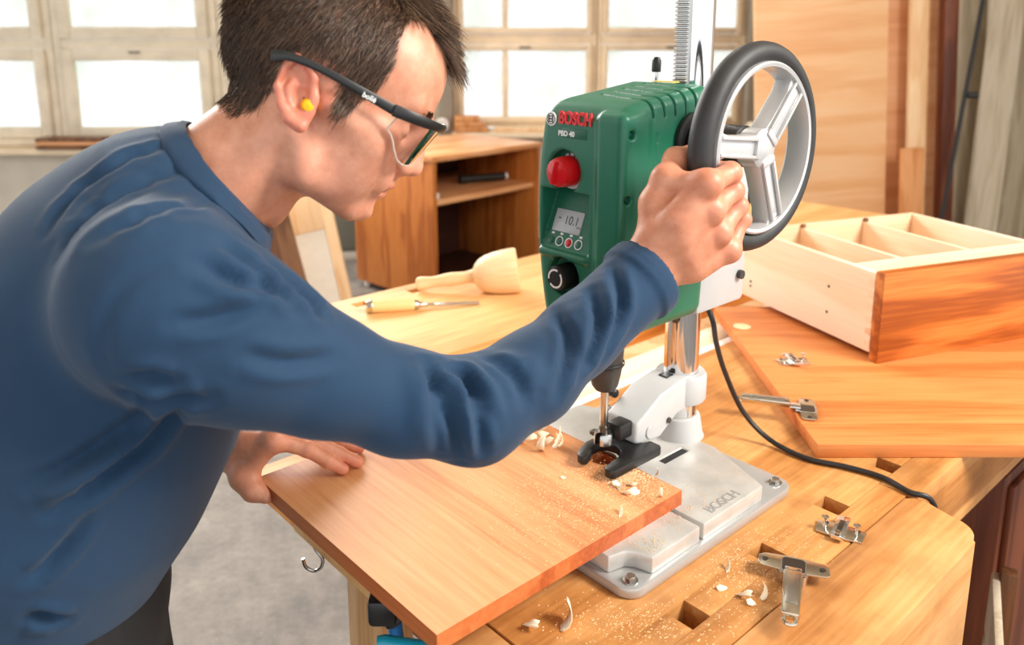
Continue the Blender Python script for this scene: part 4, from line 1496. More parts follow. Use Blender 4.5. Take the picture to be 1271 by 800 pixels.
for a0, a1 in ((-2.4, 0.7), (1.2, 3.3)):
    MB().lathe([(0.0095, 0.0273), (0.0120, 0.0273), (0.0120, 0.0276), (0.0095, 0.0276)], 16, T(kx2, -0.1945, kz2) @ FRT, a0, a1).build('dial_arc', 'white_print', k2)
# display on the slanted panel
ang = math.atan2(0.030, wza - wzb)
def SL(u, v, off=0.0):
    o, d = lray(u, v)
    p0 = Vector((0, -0.2065, wzb))
    nrm = Vector((0, -math.cos(ang), math.sin(ang)))
    t = (p0 - o).dot(nrm) / d.dot(nrm)
    return o + d * t + nrm * off
SLM = RX(PI / 2 - ang)
ctr = SL(706, 275)
lcd = MB().box((0, 0, 0), (0.046, 0.028, 0.003), 0.0006, T(*ctr) @ SLM).build('display', 'lcd', dp)
text_mesh('digits', '10.1', 0.0155, 'lcd_ink', lcd, T(*(ctr)) @ SLM @ T(0.006, 0.001, 0.0016), 0.0001, 0.0, 0.9)
text_mesh('digits_unit', 'mm', 0.0045, 'lcd_ink', lcd, T(*(ctr)) @ SLM @ T(0.0195, -0.005, 0.0016), 0.0001)
MB().rng(-0.0165, -0.0125, 0.002, 0.0035, 0.0015, 0.0017, Mx=T(*ctr) @ SLM).build('sign_mark', 'lcd_ink', lcd)
for i, (u, v) in enumerate(((684, 297), (694.5, 299), (706, 301.5), (718, 304))):
    p = SL(u, v)
    bt_ = MB().lathe([(0.0047, -0.001), (0.0047, 0.0010), (0.0035, 0.0016), (0.0, 0.0017)], 20, T(*p) @ SLM).build('button', 'green_d' if i != 2 else 'red', dp)
    if i:
        MB().lathe([(0.0050, 0.0), (0.0062, 0.0), (0.0062, 0.0008), (0.0050, 0.0008)], 24, T(*p) @ SLM, cap=False).build('button_ring', 'white_print', bt_)
    MB().rng(-0.0022, 0.0022, -0.0013, 0.0013, 0, 0.0006, Mx=T(*p) @ SLM @ T(0.001, 0.0092, 0)).build('button_symbol', 'white_print', bt_)
# brand plate and emblem
bx_, bz_ = LF(714.5, 148)
text_mesh('raised_lettering', 'BOSCH', 0.0200, 'red_print', hz, T(bx_, -0.2085, bz_) @ FRT, 0.0012, 0.0008, 0.80, 1.0)
ex_, ez_ = LF(684, 147)
em = MB().lathe([(0.0, 0.0), (0.0085, 0.0), (0.0085, 0.0012), (0.008, 0.0015), (0.0, 0.0015)], 32, T(ex_ + 0.001, -0.2078, ez_) @ FRT).build('emblem', 'white_print', hz)
EM = T(ex_ + 0.001, -0.2094, ez_) @ FRT
mb = MB()
mb.torus(0.0064, 0.0004, 32, 6, EM)
mb.build('emblem_ring', 'darkgrey', em)
mb = MB()
mb.rng(-0.0038, -0.0026, -0.0045, 0.0045, 0, 0.0005, Mx=EM).rng(0.0026, 0.0038, -0.0045, 0.0045, 0, 0.0005, Mx=EM).rng(-0.003, 0.003, -0.0007, 0.0007, 0, 0.0005, Mx=EM)
mb.rng(-0.003, 0.003, 0.0028, 0.0036, 0, 0.0005, Mx=EM).rng(-0.003, 0.003, -0.0036, -0.0028, 0, 0.0005, Mx=EM)
mb.build('emblem_anchor', 'darkgrey', em)
px_, pz_ = LF(712, 166)
MB().box((px_ + 0.001, -0.2079, pz_), (0.040, 0.0012, 0.0115), 0.0004).build('name_strip', 'green_d', hz)
px2, pz2 = LF(703, 166)
text_mesh('model_number', 'PBD 40', 0.0085, 'white_print', hz, T(px2 + 0.0005, -0.2087, pz2) @ FRT, 0.0002, 0.0003)

# ---- handwheel
WC = Vector((0.152, -0.091, 0.462))
WM = frame(WC, (1, 0, 0), (0, 1, 0))
WR = 0.1040
wh = MB().torus(WR, 0.0118, 96, 18, WM, ry=0.0135).build('handwheel', 'rubber', dp, label='black rubber grip rim')
MB().lathe([(0.0945, -0.0135), (0.0955, 0.0), (0.0945, 0.0135), (0.0925, 0.0150), (0.0890, 0.0140), (0.0868, 0.004), (0.0880, -0.012), (0.0910, -0.0150), (0.0945, -0.0135)], 80, WM, cap=False).build('wheel_rim', 'silver', wh)
hub = MB().lathe([(0.0, -0.014), (0.020, -0.014), (0.022, -0.010), (0.022, 0.010), (0.018, 0.0125), (0.0, 0.013)], 32, WM).build('wheel_hub', 'silver', wh)
SPK = []
for (u, v) in ((990, 88), (955, 290), (868, 180)):
    y, z = LS(u, v, WC.x)
    SPK.append(math.atan2(z - WC.z, y - WC.y))
for a in SPK:
    sm = WM @ RZ(a)
    sp = MB().prism([(0.0, -0.0165), (0.03, -0.0125), (0.072, -0.0115), (0.088, -0.0165), (0.088, 0.0165), (0.072, 0.0115), (0.03, 0.0125), (0.0, 0.0165)], -0.011, 0.0105, 0.0018, sm).build('spoke', 'silver', wh)
    MB().prism([(0.020, -0.0115), (0.087, -0.0108), (0.087, -0.0070), (0.020, -0.0078)], 0.0105, 0.0145, 0.0008, sm).build('spoke_rib', 'silver', sp)
    MB().prism([(0.020, 0.0078), (0.087, 0.0070), (0.087, 0.0108), (0.020, 0.0115)], 0.0105, 0.0145, 0.0008, sm).build('spoke_rib', 'silver', sp)
    MB().prism([(0.012, -0.0115), (0.020, -0.0115), (0.020, 0.0115), (0.012, 0.0115)], 0.0105, 0.0145, 0.0008, sm).build('spoke_rib', 'silver', sp)
MB().cyl((0.064, WC.y, WC.z), (0.075, WC.y, WC.z), 0.034, 32, bev=0.003).build('axle_boss', 'black', dp)
MB().cyl((0.075, WC.y, WC.z), (WC.x - 0.013, WC.y, WC.z), 0.0235, 28, bev=0.002).build('axle_sleeve', 'black', dp)
# ================================================================ the man
PO = np.array([-0.47, 0.72, 0.0])
man = thing('person', 'man in blue long-sleeved shirt and dark trousers bending over the drill press, gripping its handwheel', 'person', Matrix.Translation(Vector(PO)))


def hnorm(a): return a / np.linalg.norm(a)


# head frame: forward, left, up
r0 = ray(390, 128)
HO = P(390, 128, 0.757)
hl = hnorm(r0)
rt = hnorm(cR - (cR @ hl) * hl)
up_ = np.cross(rt, hl)
HA = math.radians(30)
hf = math.cos(HA) * rt - math.sin(HA) * up_
hu = math.sin(HA) * rt + math.cos(HA) * up_
HR = np.stack([hf, hl, hu], 0)             # local row vectors -> world
def hw(p): return HO + np.asarray(p) @ HR
def hp(u, v, L):
    q = ray(u, v)
    t = (L + (HO - CAM) @ hl) / (q @ hl)
    d = CAM + t * q - HO
    return np.array([d @ hf, d @ hl, d @ hu])


mmv = lambda *a: np.array(a, float) / 1000
H = SDF((-0.125, -0.098, -0.20), (0.13, 0.098, 0.15), 0.0018)
H.ell(mmv(-5, 0, 48), mmv(97, 74, 86))
H.ell(mmv(40, 0, 62), mmv(57, 64, 50), 0.02)                 # forehead
H.ell(mmv(36, 0, 0), mmv(55, 60, 62), 0.02)                  # mid face
H.ell(mmv(36, 0, -44), mmv(52, 47, 32), 0.018)               # jaw
H.ell(mmv(83, 0, -63), mmv(13.5, 19, 15), 0.014)             # chin
H.ell(mmv(70, 0, -34), mmv(24, 30, 26), 0.014)               # mouth dome
for s_ in (-1, 1):
    H.cap(mmv(2, 55 * s_, -30), mmv(22, 50 * s_, -58), 0.012, 0.012, 0.016)     # jaw angle
    H.cap(mmv(22, 50 * s_, -58), mmv(72, 22 * s_, -70), 0.011, 0.010, 0.016)
    H.ell(mmv(60, 43 * s_, -6), mmv(21, 19, 18), 0.018)        # cheekbone
    H.ell(mmv(50, 40 * s_, -32), mmv(27, 16, 28), 0.022)       # cheek
    H.cap(mmv(60, 52 * s_, 0), mmv(10, 66 * s_, 6), 0.007, 0.007, 0.018)        # zygomatic arch
    H.cap(mmv(90, 8 * s_, 40), mmv(76, 42 * s_, 42), 0.0095, 0.009, 0.010)      # brow
    H.ell(mmv(94, 32 * s_, 17), mmv(15, 15, 11), 0.010, 's')   # socket
    H.ell(mmv(72, 31 * s_, 17), mmv(13.5, 14, 12.5), 0.003)    # lids over eyeball
    H.ell(mmv(84, 24 * s_, -28), mmv(10, 12, 16), 0.010)       # muzzle side
H.cap(mmv(94, 0, 36), mmv(99, 0, 22), 0.0075, 0.0068, 0.010)  # nose bridge
H.cap(mmv(99, 0, 22), mmv(107, 0, -4), 0.0068, 0.0085, 0.008)
H.cap(mmv(90, 0, 30), mmv(97, 0, -6), 0.0115, 0.0125, 0.010)
H.ell(mmv(107.5, 0, -8), mmv(10, 9.5, 8.5), 0.005)
for s_ in (-1, 1):
    H.ell(mmv(97, 11.5 * s_, -12), mmv(10.5, 6.5, 8), 0.005)
    H.ell(mmv(101, 6.2 * s_, -19.5), mmv(5, 2.8, 3.2), 0.002, 's')
H.cap(mmv(99, 0, -14), mmv(94, 0, -24), 0.006, 0.006, 0.006)
for s_ in (-1, 1):    # lips
    H.chain([mmv(96, 0, -32), mmv(93, 10 * s_, -34), mmv(84, 23 * s_, -41)], [0.0055, 0.005, 0.003], 0.004)
    H.chain([mmv(92, 0, -45), mmv(90, 10 * s_, -45), mmv(84, 22 * s_, -42)], [0.0062, 0.0055, 0.003], 0.004)
    H.chain([mmv(101, 0, -39.5), mmv(97, 11 * s_, -39.8), mmv(91, 19 * s_, -41), mmv(83, 27 * s_, -43.5)], [0.0024, 0.0024, 0.0022, 0.0014], 0.002, 's')
    H.cap(mmv(93, 17 * s_, -16), mmv(79, 32 * s_, -44), 0.0010, 0.0006, 0.006, 's')       # smile fold
H.cap(mmv(101, -16, -55), mmv(101, 16, -55), 0.0065, 0.0065, 0.008, 's')
# neck
H.cap(mmv(-14, 0, -38), mmv(-82, 0, -218), 0.0520, 0.0600, 0.020)
for s_ in (-1, 1):
    H.cap(mmv(-16, 50 * s_, -20), mmv(-26, 26 * s_, -150), 0.012, 0.010, 0.014)
H.ell(mmv(19, 0, -100), mmv(9, 11, 20), 0.012)
# ears
for s_ in (-1, 1):
    ea = math.radians(-26)
    RE = np.array([[math.cos(ea), 0, -math.sin(ea)], [0, 1, 0], [math.sin(ea), 0, math.cos(ea)]])
    yaw_ = math.radians(18) * s_
    RY_ = np.array([[math.cos(yaw_), -math.sin(yaw_), 0], [math.sin(yaw_), math.cos(yaw_), 0], [0, 0, 1]])
    Q = RY_ @ RE.T
    ec = mmv(-13, 73 * s_, 0)
    def el(a, b_, c): return ec + Q @ mmv(a, b_ * s_, c)
    H.ell(ec, mmv(16, 5.0, 29), 0.004, R=Q)
    H.chain([el(8, 1, 2), el(12, 3, 14), el(8, 5, 25), el(-3, 6, 30), el(-13, 6.5, 22), el(-17, 6, 6), el(-14, 5, -8), el(-7, 3, -20), el(2, 1, -26)], [0.003, 0.0033, 0.0034, 0.0036, 0.0036, 0.0035, 0.0036, 0.005, 0.0058], 0.003)
    H.chain([el(-6, 4, 17), el(-9, 4.5, 5), el(-6, 4, -6)], [0.0028, 0.003, 0.003], 0.003)
    H.ell(el(3, 7, -2), mmv(8.5, 10, 11), 0.003, 's', R=Q)
    H.cap(el(-1, 6, 22), el(-13, 7.5, 8), 0.0022, 0.0022, 0.003, 's')
    H.ell(el(3, 5, 13), mmv(6, 4, 5), 0.003, 's', R=Q)
    H.ell(el(11, 1, -2), mmv(4.5, 3.5, 6), 0.004, R=Q)
hv, hfc = H.mesh(1)
hn = normals(hv, hfc)

# skin tint in head space
def blend(c, t, w_): return c * (1 - w_[:, None]) + np.array(t)[None, :] * w_[:, None]
SK = np.array(S(226, 162, 132)[:3])
hc = np.tile(SK, (len(hv), 1))
def gauss(p, c, r): return np.exp(-(((p - mmv(*c)) / (np.array(r) / 1000)) ** 2).sum(1))
ear = np.clip((np.abs(hv[:, 1]) - 0.069) / 0.006, 0, 1) * (hv[:, 0] < 0.012)
hc = blend(hc, S(222, 132, 108)[:3], 0.75 * ear)
lip = np.maximum(gauss(hv, (94, 0, -34.5), (13, 20, 4.6)), gauss(hv, (92, 0, -46.5), (13, 19, 5.0)))
hc = blend(hc, S(196, 108, 96)[:3], np.clip(lip * 1.1, 0, 0.8))
stub = np.clip(gauss(hv, (70, 0, -60), (34, 60, 24)) + gauss(hv, (40, -50, -50), (36, 30, 24)), 0, 1)
hc = blend(hc, S(190, 134, 112)[:3], 0.45 * stub)
for s_ in (-1, 1):
    hc = blend(hc, S(224, 138, 112)[:3], 0.4 * gauss(hv, (72, 42 * s_, -16), (20, 18, 16)))
    hc = blend(hc, S(120, 78, 64)[:3], 0.8 * gauss(hv, (84, 31 * s_, 14), (8, 13, 1.6)))
for s_ in (-1, 1):
    hc = blend(hc, S(120, 54, 50)[:3], 0.75 * gauss(hv, (92, 14 * s_, -40.5), (7, 13, 1.5)))
hc = blend(hc, S(222, 142, 116)[:3], 0.5 * gauss(hv, (110, 0, -8), (12, 12, 10)))
for mo in ((48, -58, -22), (20, -52, -52), (38, -60, 4)):
    hc = blend(hc, S(140, 80, 62)[:3], 0.7 * gauss(hv, mo, (2.0, 6, 2.0)))

def in_hair(p):
    f_, l_, u_ = p[:, 0] * 1000, np.abs(p[:, 1]) * 1000, p[:, 2] * 1000
    ok = np.zeros(len(p), bool)
    # side boundary forward limit as a function of height
    fl_ = np.interp(u_, [-4, 6, 20, 30, 40, 64, 84, 100, 118, 140], [20, 29, 30, 36, 42, 44, 37, 36, 44, 60])
    # centre forelock reaches further forward
    fl_ = np.where((u_ > 78) & (l_ < 34), np.interp(u_, [78, 90, 104, 140], [58, 80, 84, 84]) - np.clip(l_ - 18, 0, 20) * 1.2, fl_)
    bl = np.interp(f_, [-110, -70, -52, -40, -36, -30, -16, 0, 12, 16, 30], [-30, -36, -40, -28, 4, 26, 38, 38, 32, 6, -2])
    ok = (f_ < fl_) & (u_ > bl)
    ok &= ~((l_ > 71) & (f_ < 10) & (f_ > -36) & (u_ < 30))
    return ok
# scalp darkened by the cropped hair, softened at the hairline
hmask = in_hair(hv).astype(float)
for _ in range(6):
    sm = np.zeros(len(hv)); ct = np.zeros(len(hv))
    for a_, b2 in ((0, 1), (1, 2), (2, 3), (3, 0)):
        np.add.at(sm, hfc[:, a_], hmask[hfc[:, b2]]); np.add.at(ct, hfc[:, a_], 1)
        np.add.at(sm, hfc[:, b2], hmask[hfc[:, a_]]); np.add.at(ct, hfc[:, b2], 1)
    hmask = 0.4 * hmask + 0.6 * sm / ct
hc = blend(hc, S(92, 66, 48)[:3], 0.85 * hmask ** 1.5)

# ---- right hand on the wheel
bpy.context.view_layer.update()
def MWp(p): return np.array(DPM @ Vector(p))
RIM = []
for ph in (190, 203, 216, 229):
    a = math.radians(ph)
    c = np.array([WC.x, WC.y + WR * math.cos(a), WC.z + WR * math.sin(a)])
    n = np.array([0, math.cos(a), math.sin(a)])
    RIM.append((c, n))
xh = np.array([1.0, 0, 0])
def around(i, th, d):
    c, n = RIM[i]
    t = math.radians(th)
    return MWp(c + d * (math.cos(t) * n + math.sin(t) * xh))
wrist = P(803, 331, 0.845)
fore = P(757, 388, 0.826)
RH = SDF(P(850, 260, 0.85) - 0.13, P(850, 260, 0.85) + 0.12, 0.0013)
mcp, off = [], (0, 0, 0, 0)
frad = [0.0100, 0.0104, 0.0098, 0.0088]
for i in range(4):
    m_ = around(i, 46, 0.035)
    pip = around(i, 120, 0.0305 if i < 3 else 0.028)
    dip = around(i, 206, 0.0245)
    tip = around(i, 274, 0.0235)
    mcp.append(m_)
    r = frad[i]
    RH.chain([m_, 0.5 * (m_ + pip) , pip, dip, tip], [r + 0.0022, r + 0.0002, r + 0.0008, r - 0.001, r - 0.0022], 0.003)
    RH.ell(pip, np.full(3, r + 0.0010), 0.004)
wv = hnorm(mcp[3] - mcp[0])
wr4 = [wrist - wv * 0.016, wrist - wv * 0.006, wrist + wv * 0.006, wrist + wv * 0.014]
for i in range(4):
    RH.chain([wr4[i], 0.5 * (wr4[i] + mcp[i]) + 0.004 * hnorm(MWp((1, 0, 0)) - MWp((0, 0, 0))) , mcp[i]], [0.0175, 0.0165, 0.0118], 0.012)
for i in range(3):      # webbing between the knuckles
    RH.cap(0.72 * mcp[i] + 0.28 * wr4[i], 0.72 * mcp[i + 1] + 0.28 * wr4[i + 1], 0.0125, 0.0125, 0.010)
RH.cap(wrist, fore, 0.0255, 0.031, 0.014)
RH.cap(wrist + wv * 0.006, fore + wv * 0.006, 0.0245, 0.030, 0.012)
for i in range(4):      # knuckle tops and tendons
    RH.ell(mcp[i] + 0.004 * hnorm(MWp((1, 0, 0)) - MWp((0, 0, 0))), np.full(3, 0.0105), 0.006)
tm = P(826, 222, 0.838)
RH.chain([P(812, 292, 0.838), P(815, 252, 0.842), tm, P(838, 197, 0.858), P(856, 190, 0.874)], [0.019, 0.0165, 0.0125, 0.0108, 0.0092], 0.010)
RH.cap(tm, mcp[0], 0.010, 0.010, 0.012)
# keep clear of the rubber grip
def grip(X):
    q = (np.asarray(X, float) - np.array(DPM.translation)) @ np.array(DPM.to_3x3())
    x, y, z = q[..., 0] - WC.x, q[..., 1] - WC.y, q[..., 2] - WC.z
    return np.sqrt((np.sqrt(y * y + z * z) - WR) ** 2 + x * x) - 0.0136
RH.put(grip, RH.lo, RH.lo + RH.n * RH.h, 0.0, 's')
rv, rf = RH.mesh(1)

# ---- left hand flat on the board
ZT = BZ + ZB1
def onb(u, v, h): return G(u, v, ZT + h)
LH = SDF(P(345, 565, 1.0) - np.array([0.16, 0.13, 0.12]), P(345, 565, 1.0) + np.array([0.16, 0.17, 0.10]), 0.0013)
lw_ = P(284, 556, 1.035)
lfore = P(225, 530, 1.09)
tips = [onb(426, 582, 0.0075), onb(444, 573, 0.0075), onb(446, 556, 0.0075), onb(428, 545, 0.007)]
kn_ = [P(341, 545, 0.985), P(349, 538, 1.004), P(352, 532, 1.026), P(349, 529, 1.046)]
fr_ = [0.0090, 0.0092, 0.0088, 0.0078]
for i in range(4):
    k_, t_ = kn_[i], tips[i]
    up_v = np.array([0, 0, 1.0])
    p1 = k_ + (t_ - k_) * 0.47 + up_v * (0.006)
    p2 = k_ + (t_ - k_) * 0.76 + up_v * (0.002)
    r = fr_[i]
    LH.chain([k_, p1, p2, t_], [r + 0.0022, r + 0.0002, r - 0.0005, r - 0.0018], 0.003)
    LH.ell(p1, np.full(3, r + 0.0009), 0.003)
    LH.ell(k_ + up_v * 0.003, np.full(3, 0.0105), 0.006)
sp = hnorm(kn_[3] - kn_[0])
lws = [lw_ - sp * 0.016, lw_ - sp * 0.006, lw_ + sp * 0.005, lw_ + sp * 0.014]
for i in range(4):
    LH.chain([lws[i], 0.5 * (lws[i] + kn_[i]) + np.array([0, 0, 0.004]), kn_[i]], [0.0175, 0.0155, 0.0115], 0.012)
for i in range(3):
    LH.cap(0.7 * kn_[i] + 0.3 * lws[i], 0.7 * kn_[i + 1] + 0.3 * lws[i + 1], 0.012, 0.012, 0.010)
LH.cap(lw_, lfore, 0.0255, 0.031, 0.014)
LH.chain([P(294, 572, 1.015), P(303, 592, 0.998), P(314, 608, 0.988), P(330, 615, 0.985)], [0.0180, 0.0150, 0.0120, 0.0092], 0.010)
LH.cap(P(303, 590, 0.998), kn_[0], 0.012, 0.0105, 0.012)
def boardf(X):
    q = np.asarray(X, float)
    bx, by, z = q @ EX, q @ EY, q[..., 2] - BZ
    return np.maximum.reduce([BX0 - 0.0008 - bx, bx - BX1, BY0 - 0.0008 - by, by - BY1, z - ZB1 - 0.0006, ZB0 - 0.0008 - z])
LH.put(boardf, LH.lo, LH.lo + LH.n * LH.h, 0.0, 's')
lvv, lff = LH.mesh(1)

# ---- joints of arms and trunk
ARM = [((205, 372), .606, .058), ((300, 424), .625, .051), ((400, 465), .660, .0455), ((500, 498), .700, .0432), ((588, 509), .735, .0455), ((660, 468), .770, .0415), ((720, 415), .805, .0370), ((806, 338), .848, .0400)]
AP = [P(*a[0], a[1]) for a in ARM]
AR = [a[2] for a in ARM]
LA = [P(225, 330, .93), P(205, 430, 1.02), P(235, 515, 1.075), P(277, 556, 1.04)]
LR = [.060, .052, .047, .0415]
# coarse body inside the clothes, so that head and hands belong to one figure
BD = SDF((-0.78, 0.40, 0.86), (0.18, 1.16, 1.40), 0.009)
BD.chain([AP[i] for i in range(8)], [max(r * 0.72, 0.024) for r in AR], 0.01)
BD.chain(LA, [r * 0.7 for r in LR], 0.01)
BD.chain([P(225, 262, .765), P(150, 400, .77), P(80, 560, .78), P(20, 700, .79)], [.075, .10, .10, .09], 0.03)
BD.cap(P(225, 262, .765), AP[0], .06, .045, .03)
BD.cap(P(225, 262, .765), LA[0], .06, .045, .03)
bv, bf = BD.mesh(1)
allv = [hw(hv), rv, lvv, bv]
allf, n0 = [], 0
for vv, ff in ((hv, hfc), (rv, rf), (lvv, lff), (bv, bf)):
    allf.append(ff + n0)
    n0 += len(vv)
allc = [hc]
for vv, ctrs in ((rv, mcp + [around(i, 120, 0.0305) for i in range(4)]), (lvv, kn_ + tips)):
    c = np.tile(np.array(S(222, 154, 122)[:3]), (len(vv), 1))
    for q in ctrs:
        c = blend(c, S(216, 122, 98)[:3], 0.5 * np.exp(-((vv - q) ** 2).sum(1) / 0.014 ** 2))
    allc.append(c)
allc.append(np.tile(SK, (len(bv), 1)))
V_ = np.concatenate(allv) - PO
body = link_mesh('body', V_, np.concatenate(allf), 'skin', man, sharp=0)
body.data.polygons.foreach_set('use_smooth', [True] * len(body.data.polygons))
ca = body.data.color_attributes.new('tint', 'FLOAT_COLOR', 'POINT')
cc = np.concatenate(allc)
ca.data.foreach_set('color', np.concatenate([cc, np.ones((len(cc), 1))], 1).astype(np.float32).ravel())

# ---- shirt
TL = hnorm(np.array([-0.35, 0.93, 0.0]))
SHT = SDF((-0.80, 0.40, 0.84), (0.20, 1.18, 1.46), 0.0035)
# trunk: ellipse-section chain, wide along TL
def trunk(a, b_, ra, rb, sc):
    a, b_ = np.array(a), np.array(b_)
    def fn(X):
        q = X - a
        ab = b_ - a
        t_ = q @ TL
        q2 = q - t_[..., None] * TL * (1 - 1 / sc)
        ab2 = ab - (ab @ TL) * TL * (1 - 1 / sc)
        t = np.clip((q2 @ ab2) / (ab2 @ ab2), 0, 1)
        return np.sqrt(((q2 - t[..., None] * ab2) ** 2).sum(-1)) - (ra + (rb - ra) * t)
    m_ = max(ra, rb) * sc
    return fn, np.minimum(a, b_) - m_, np.maximum(a, b_) + m_
TR = [(P(203, 268, .775), .083, 1.25), (P(168, 352, .775), .124, 1.45), (P(108, 465, .775), .142, 1.32), (P(60, 565, .775), .143, 1.22), (P(20, 660, .785), .130, 1.22), (P(-20, 745, .79), .122, 1.25)]
for i in range(len(TR) - 1):
    fn, lo, hi = trunk(TR[i][0], TR[i + 1][0], TR[i][1], TR[i + 1][1], 0.5 * (TR[i][2] + TR[i + 1][2]))
    SHT.put(fn, lo, hi, 0.03)
# neck yoke
cb_, cf_ = hp(228, 162, 0.0), hp(320, 289, 0.0)
cc_ = 0.5 * (cb_ + cf_)
ax = hnorm(cf_ - cb_)
hax = np.linalg.norm(cf_ - cb_) / 2
ringp = [hw(cc_ + ax * (hax - 0.001) * math.cos(t) + np.array([0, 1, 0]) * 0.066 * math.sin(t)) for t in np.linspace(0, 2 * PI, 41)]
ncent = hw(cc_)
nd = hnorm(np.cross(ringp[10] - ncent, ringp[0] - ncent))
if nd[2] < 0:
    nd = -nd
for k in range(0, 40, 2):
    SHT.cap(ringp[k], ringp[k] - nd * 0.055 + (ringp[k] - ncent) * 0.12, 0.006, 0.016, 0.02)
# sleeves
SHT.chain([P(205, 345, .70), AP[0]], [.074, .064], 0.035)
SHT.chain(AP[:3], AR[:3], 0.045)
SHT.chain(AP[2:], AR[2:], 0.016)
SHT.chain([P(222, 300, .85), LA[0]], [.08, .066], 0.03)
SHT.chain(LA, LR, 0.012)
# cuffs: flat ends with a hem
def cut(c, d, R_, L):
    c, d = np.array(c), hnorm(np.array(d))
    def fn(X):
        q = X - c
        t = q @ d
        return np.maximum(np.maximum(-t, t - L), np.sqrt(np.maximum((q ** 2).sum(-1) - t * t, 0)) - R_)
    SHT.put(fn, c - R_ - L, c + R_ + L, 0.0, 's')
dR, dL = hnorm(AP[7] - AP[6]), hnorm(LA[3] - LA[2])
cR_, cL_ = P(804, 339, .848), P(272, 553, 1.045)
cut(cR_, dR, 0.062, 0.05)
cut(cL_, dL, 0.066, 0.05)
def torus_at(c, d, R_, r, k=0.004, mode='u'):
    c, d = np.array(c), hnorm(np.array(d))
    def fn(X):
        q = X - c
        t = q @ d
        rr = np.sqrt(np.maximum((q ** 2).sum(-1) - t * t, 0))
        return np.sqrt((rr - R_) ** 2 + t * t) - r
    SHT.put(fn, c - R_ - r, c + R_ + r, k, mode)
for q, R_ in ((0.004, .0405), (0.012, .0410), (0.020, .0408)):
    torus_at(cR_ - dR * q, dR, R_, 0.0036, 0.003)
torus_at(cR_ - dR * 0.028, dR, 0.0435, 0.0022, 0.002, 's')
for q in (0.004, 0.012, 0.020):
    torus_at(cL_ - dL * q, dL, 0.0405, 0.004, 0.003)
# neckband strip, laid on the cloth round the neck opening
def sdv(p):
    i = np.clip(np.round((p - SHT.lo) / SHT.h).astype(int), 0, SHT.n - 1)
    return SHT.d[i[0], i[1], i[2]]
NBR = []
rf_ = spline(ringp, 2)[:-1]
for q in rf_:
    oc = q - ncent
    oc = hnorm(oc - (oc @ nd) * nd)
    row = []
    for s_ in (0.0, 0.005, 0.010, 0.015, 0.019):
        p = q - nd * s_ * 0.80 + oc * s_ * 0.55
        hit_ = 0.0
        dv = hnorm(0.6 * oc + 0.8 * nd)
        for t in np.arange(0.030, -0.012, -0.0008):
            if sdv(p + dv * t) < 0:
                hit_ = t
                break
        row.append(hit_)
    NBR.append((q, oc, dv, row))
HT = np.array([r_[3] for r_ in NBR])
for _ in range(3):
    HT = (np.roll(HT, 1, 0) + 2 * HT + np.roll(HT, -1, 0)) / 4
nbv, nbf = [], []
prf_ = [(0, 0.0, -0.002), (0, 0.0, 0.0022), (1, 0.005, 0.0030), (2, 0.010, 0.0030), (3, 0.015, 0.0028), (4, 0.019, 0.0022), (4, 0.0195, -0.002)]
NP = len(prf_)
for k_, (q, oc, dv, row) in enumerate(NBR):
    for j, s_, of in prf_:
        nbv.append(tuple(q - nd * s_ * 0.80 + oc * s_ * 0.55 + dv * (HT[k_, j] + of) - PO))
for k_ in range(len(NBR)):
    for j in range(NP - 1):
        k2_ = (k_ + 1) % len(NBR)
        nbf.append((k_ * NP + j, k2_ * NP + j, k2_ * NP + j + 1, k_ * NP + j + 1))
# wrinkles drawn where the photo shows them
CRS = []
def crease(pts, amp, wid):
    out = []
    for (u, v) in pts:
        h_ = SHT.hit(CAM, ray(u, v), 0.3, 1.3)
        if h_ is not None:
            out.append(h_)
    if len(out) > 1:
        CRS.append((np.array(out), amp, wid))
def sp2(*pts): return [tuple(p) for p in spline(pts, 6)]
# (points, valley radius)
VAL = [
    ([(545, 452), (575, 478), (592, 520), (598, 560)], .006), ([(560, 455), (592, 486), (612, 530)], .006), ([(528, 452), (548, 490), (566, 540), (572, 572)], .006), ([(530, 452), (540, 500), (548, 560)], .004), ([(600, 440), (640, 470), (648, 500)], .004),
    ([(300, 300), (230, 318), (165, 345), (130, 395), (128, 440), (150, 486)], .0013),
    ([(150, 486), (200, 497), (262, 492)], .006), ([(160, 470), (195, 470), (220, 478)], .005),
    ([(190, 500), (140, 540), (90, 575), (36, 600)], .006), ([(230, 495), (190, 545), (120, 600), (60, 640)], .006), ([(215, 175), (150, 200), (95, 240), (55, 290)], .0035), ([(235, 205), (170, 232), (110, 270), (70, 320)], .0035), ([(260, 250), (190, 262), (120, 300)], .0035),
    ([(275, 300), (320, 340), (370, 385)], .005), ([(330, 330), (385, 372), (400, 392)], .005), ([(240, 325), (300, 352), (350, 360)], .005), ([(215, 400), (270, 395), (330, 372)], .004),
    ([(300, 440), (360, 450), (420, 442)], .004), ([(760, 330), (770, 380), (745, 440)], .006), ([(735, 360), (742, 410), (715, 465)], .006), ([(690, 385), (705, 430), (690, 490)], .005), ([(110, 640), (70, 690), (36, 720)], .005), ([(80, 770), (36, 762)], .006),
]
for pts, r in VAL:
    crease(sp2(*pts), -r * 1.5, 0.0055)
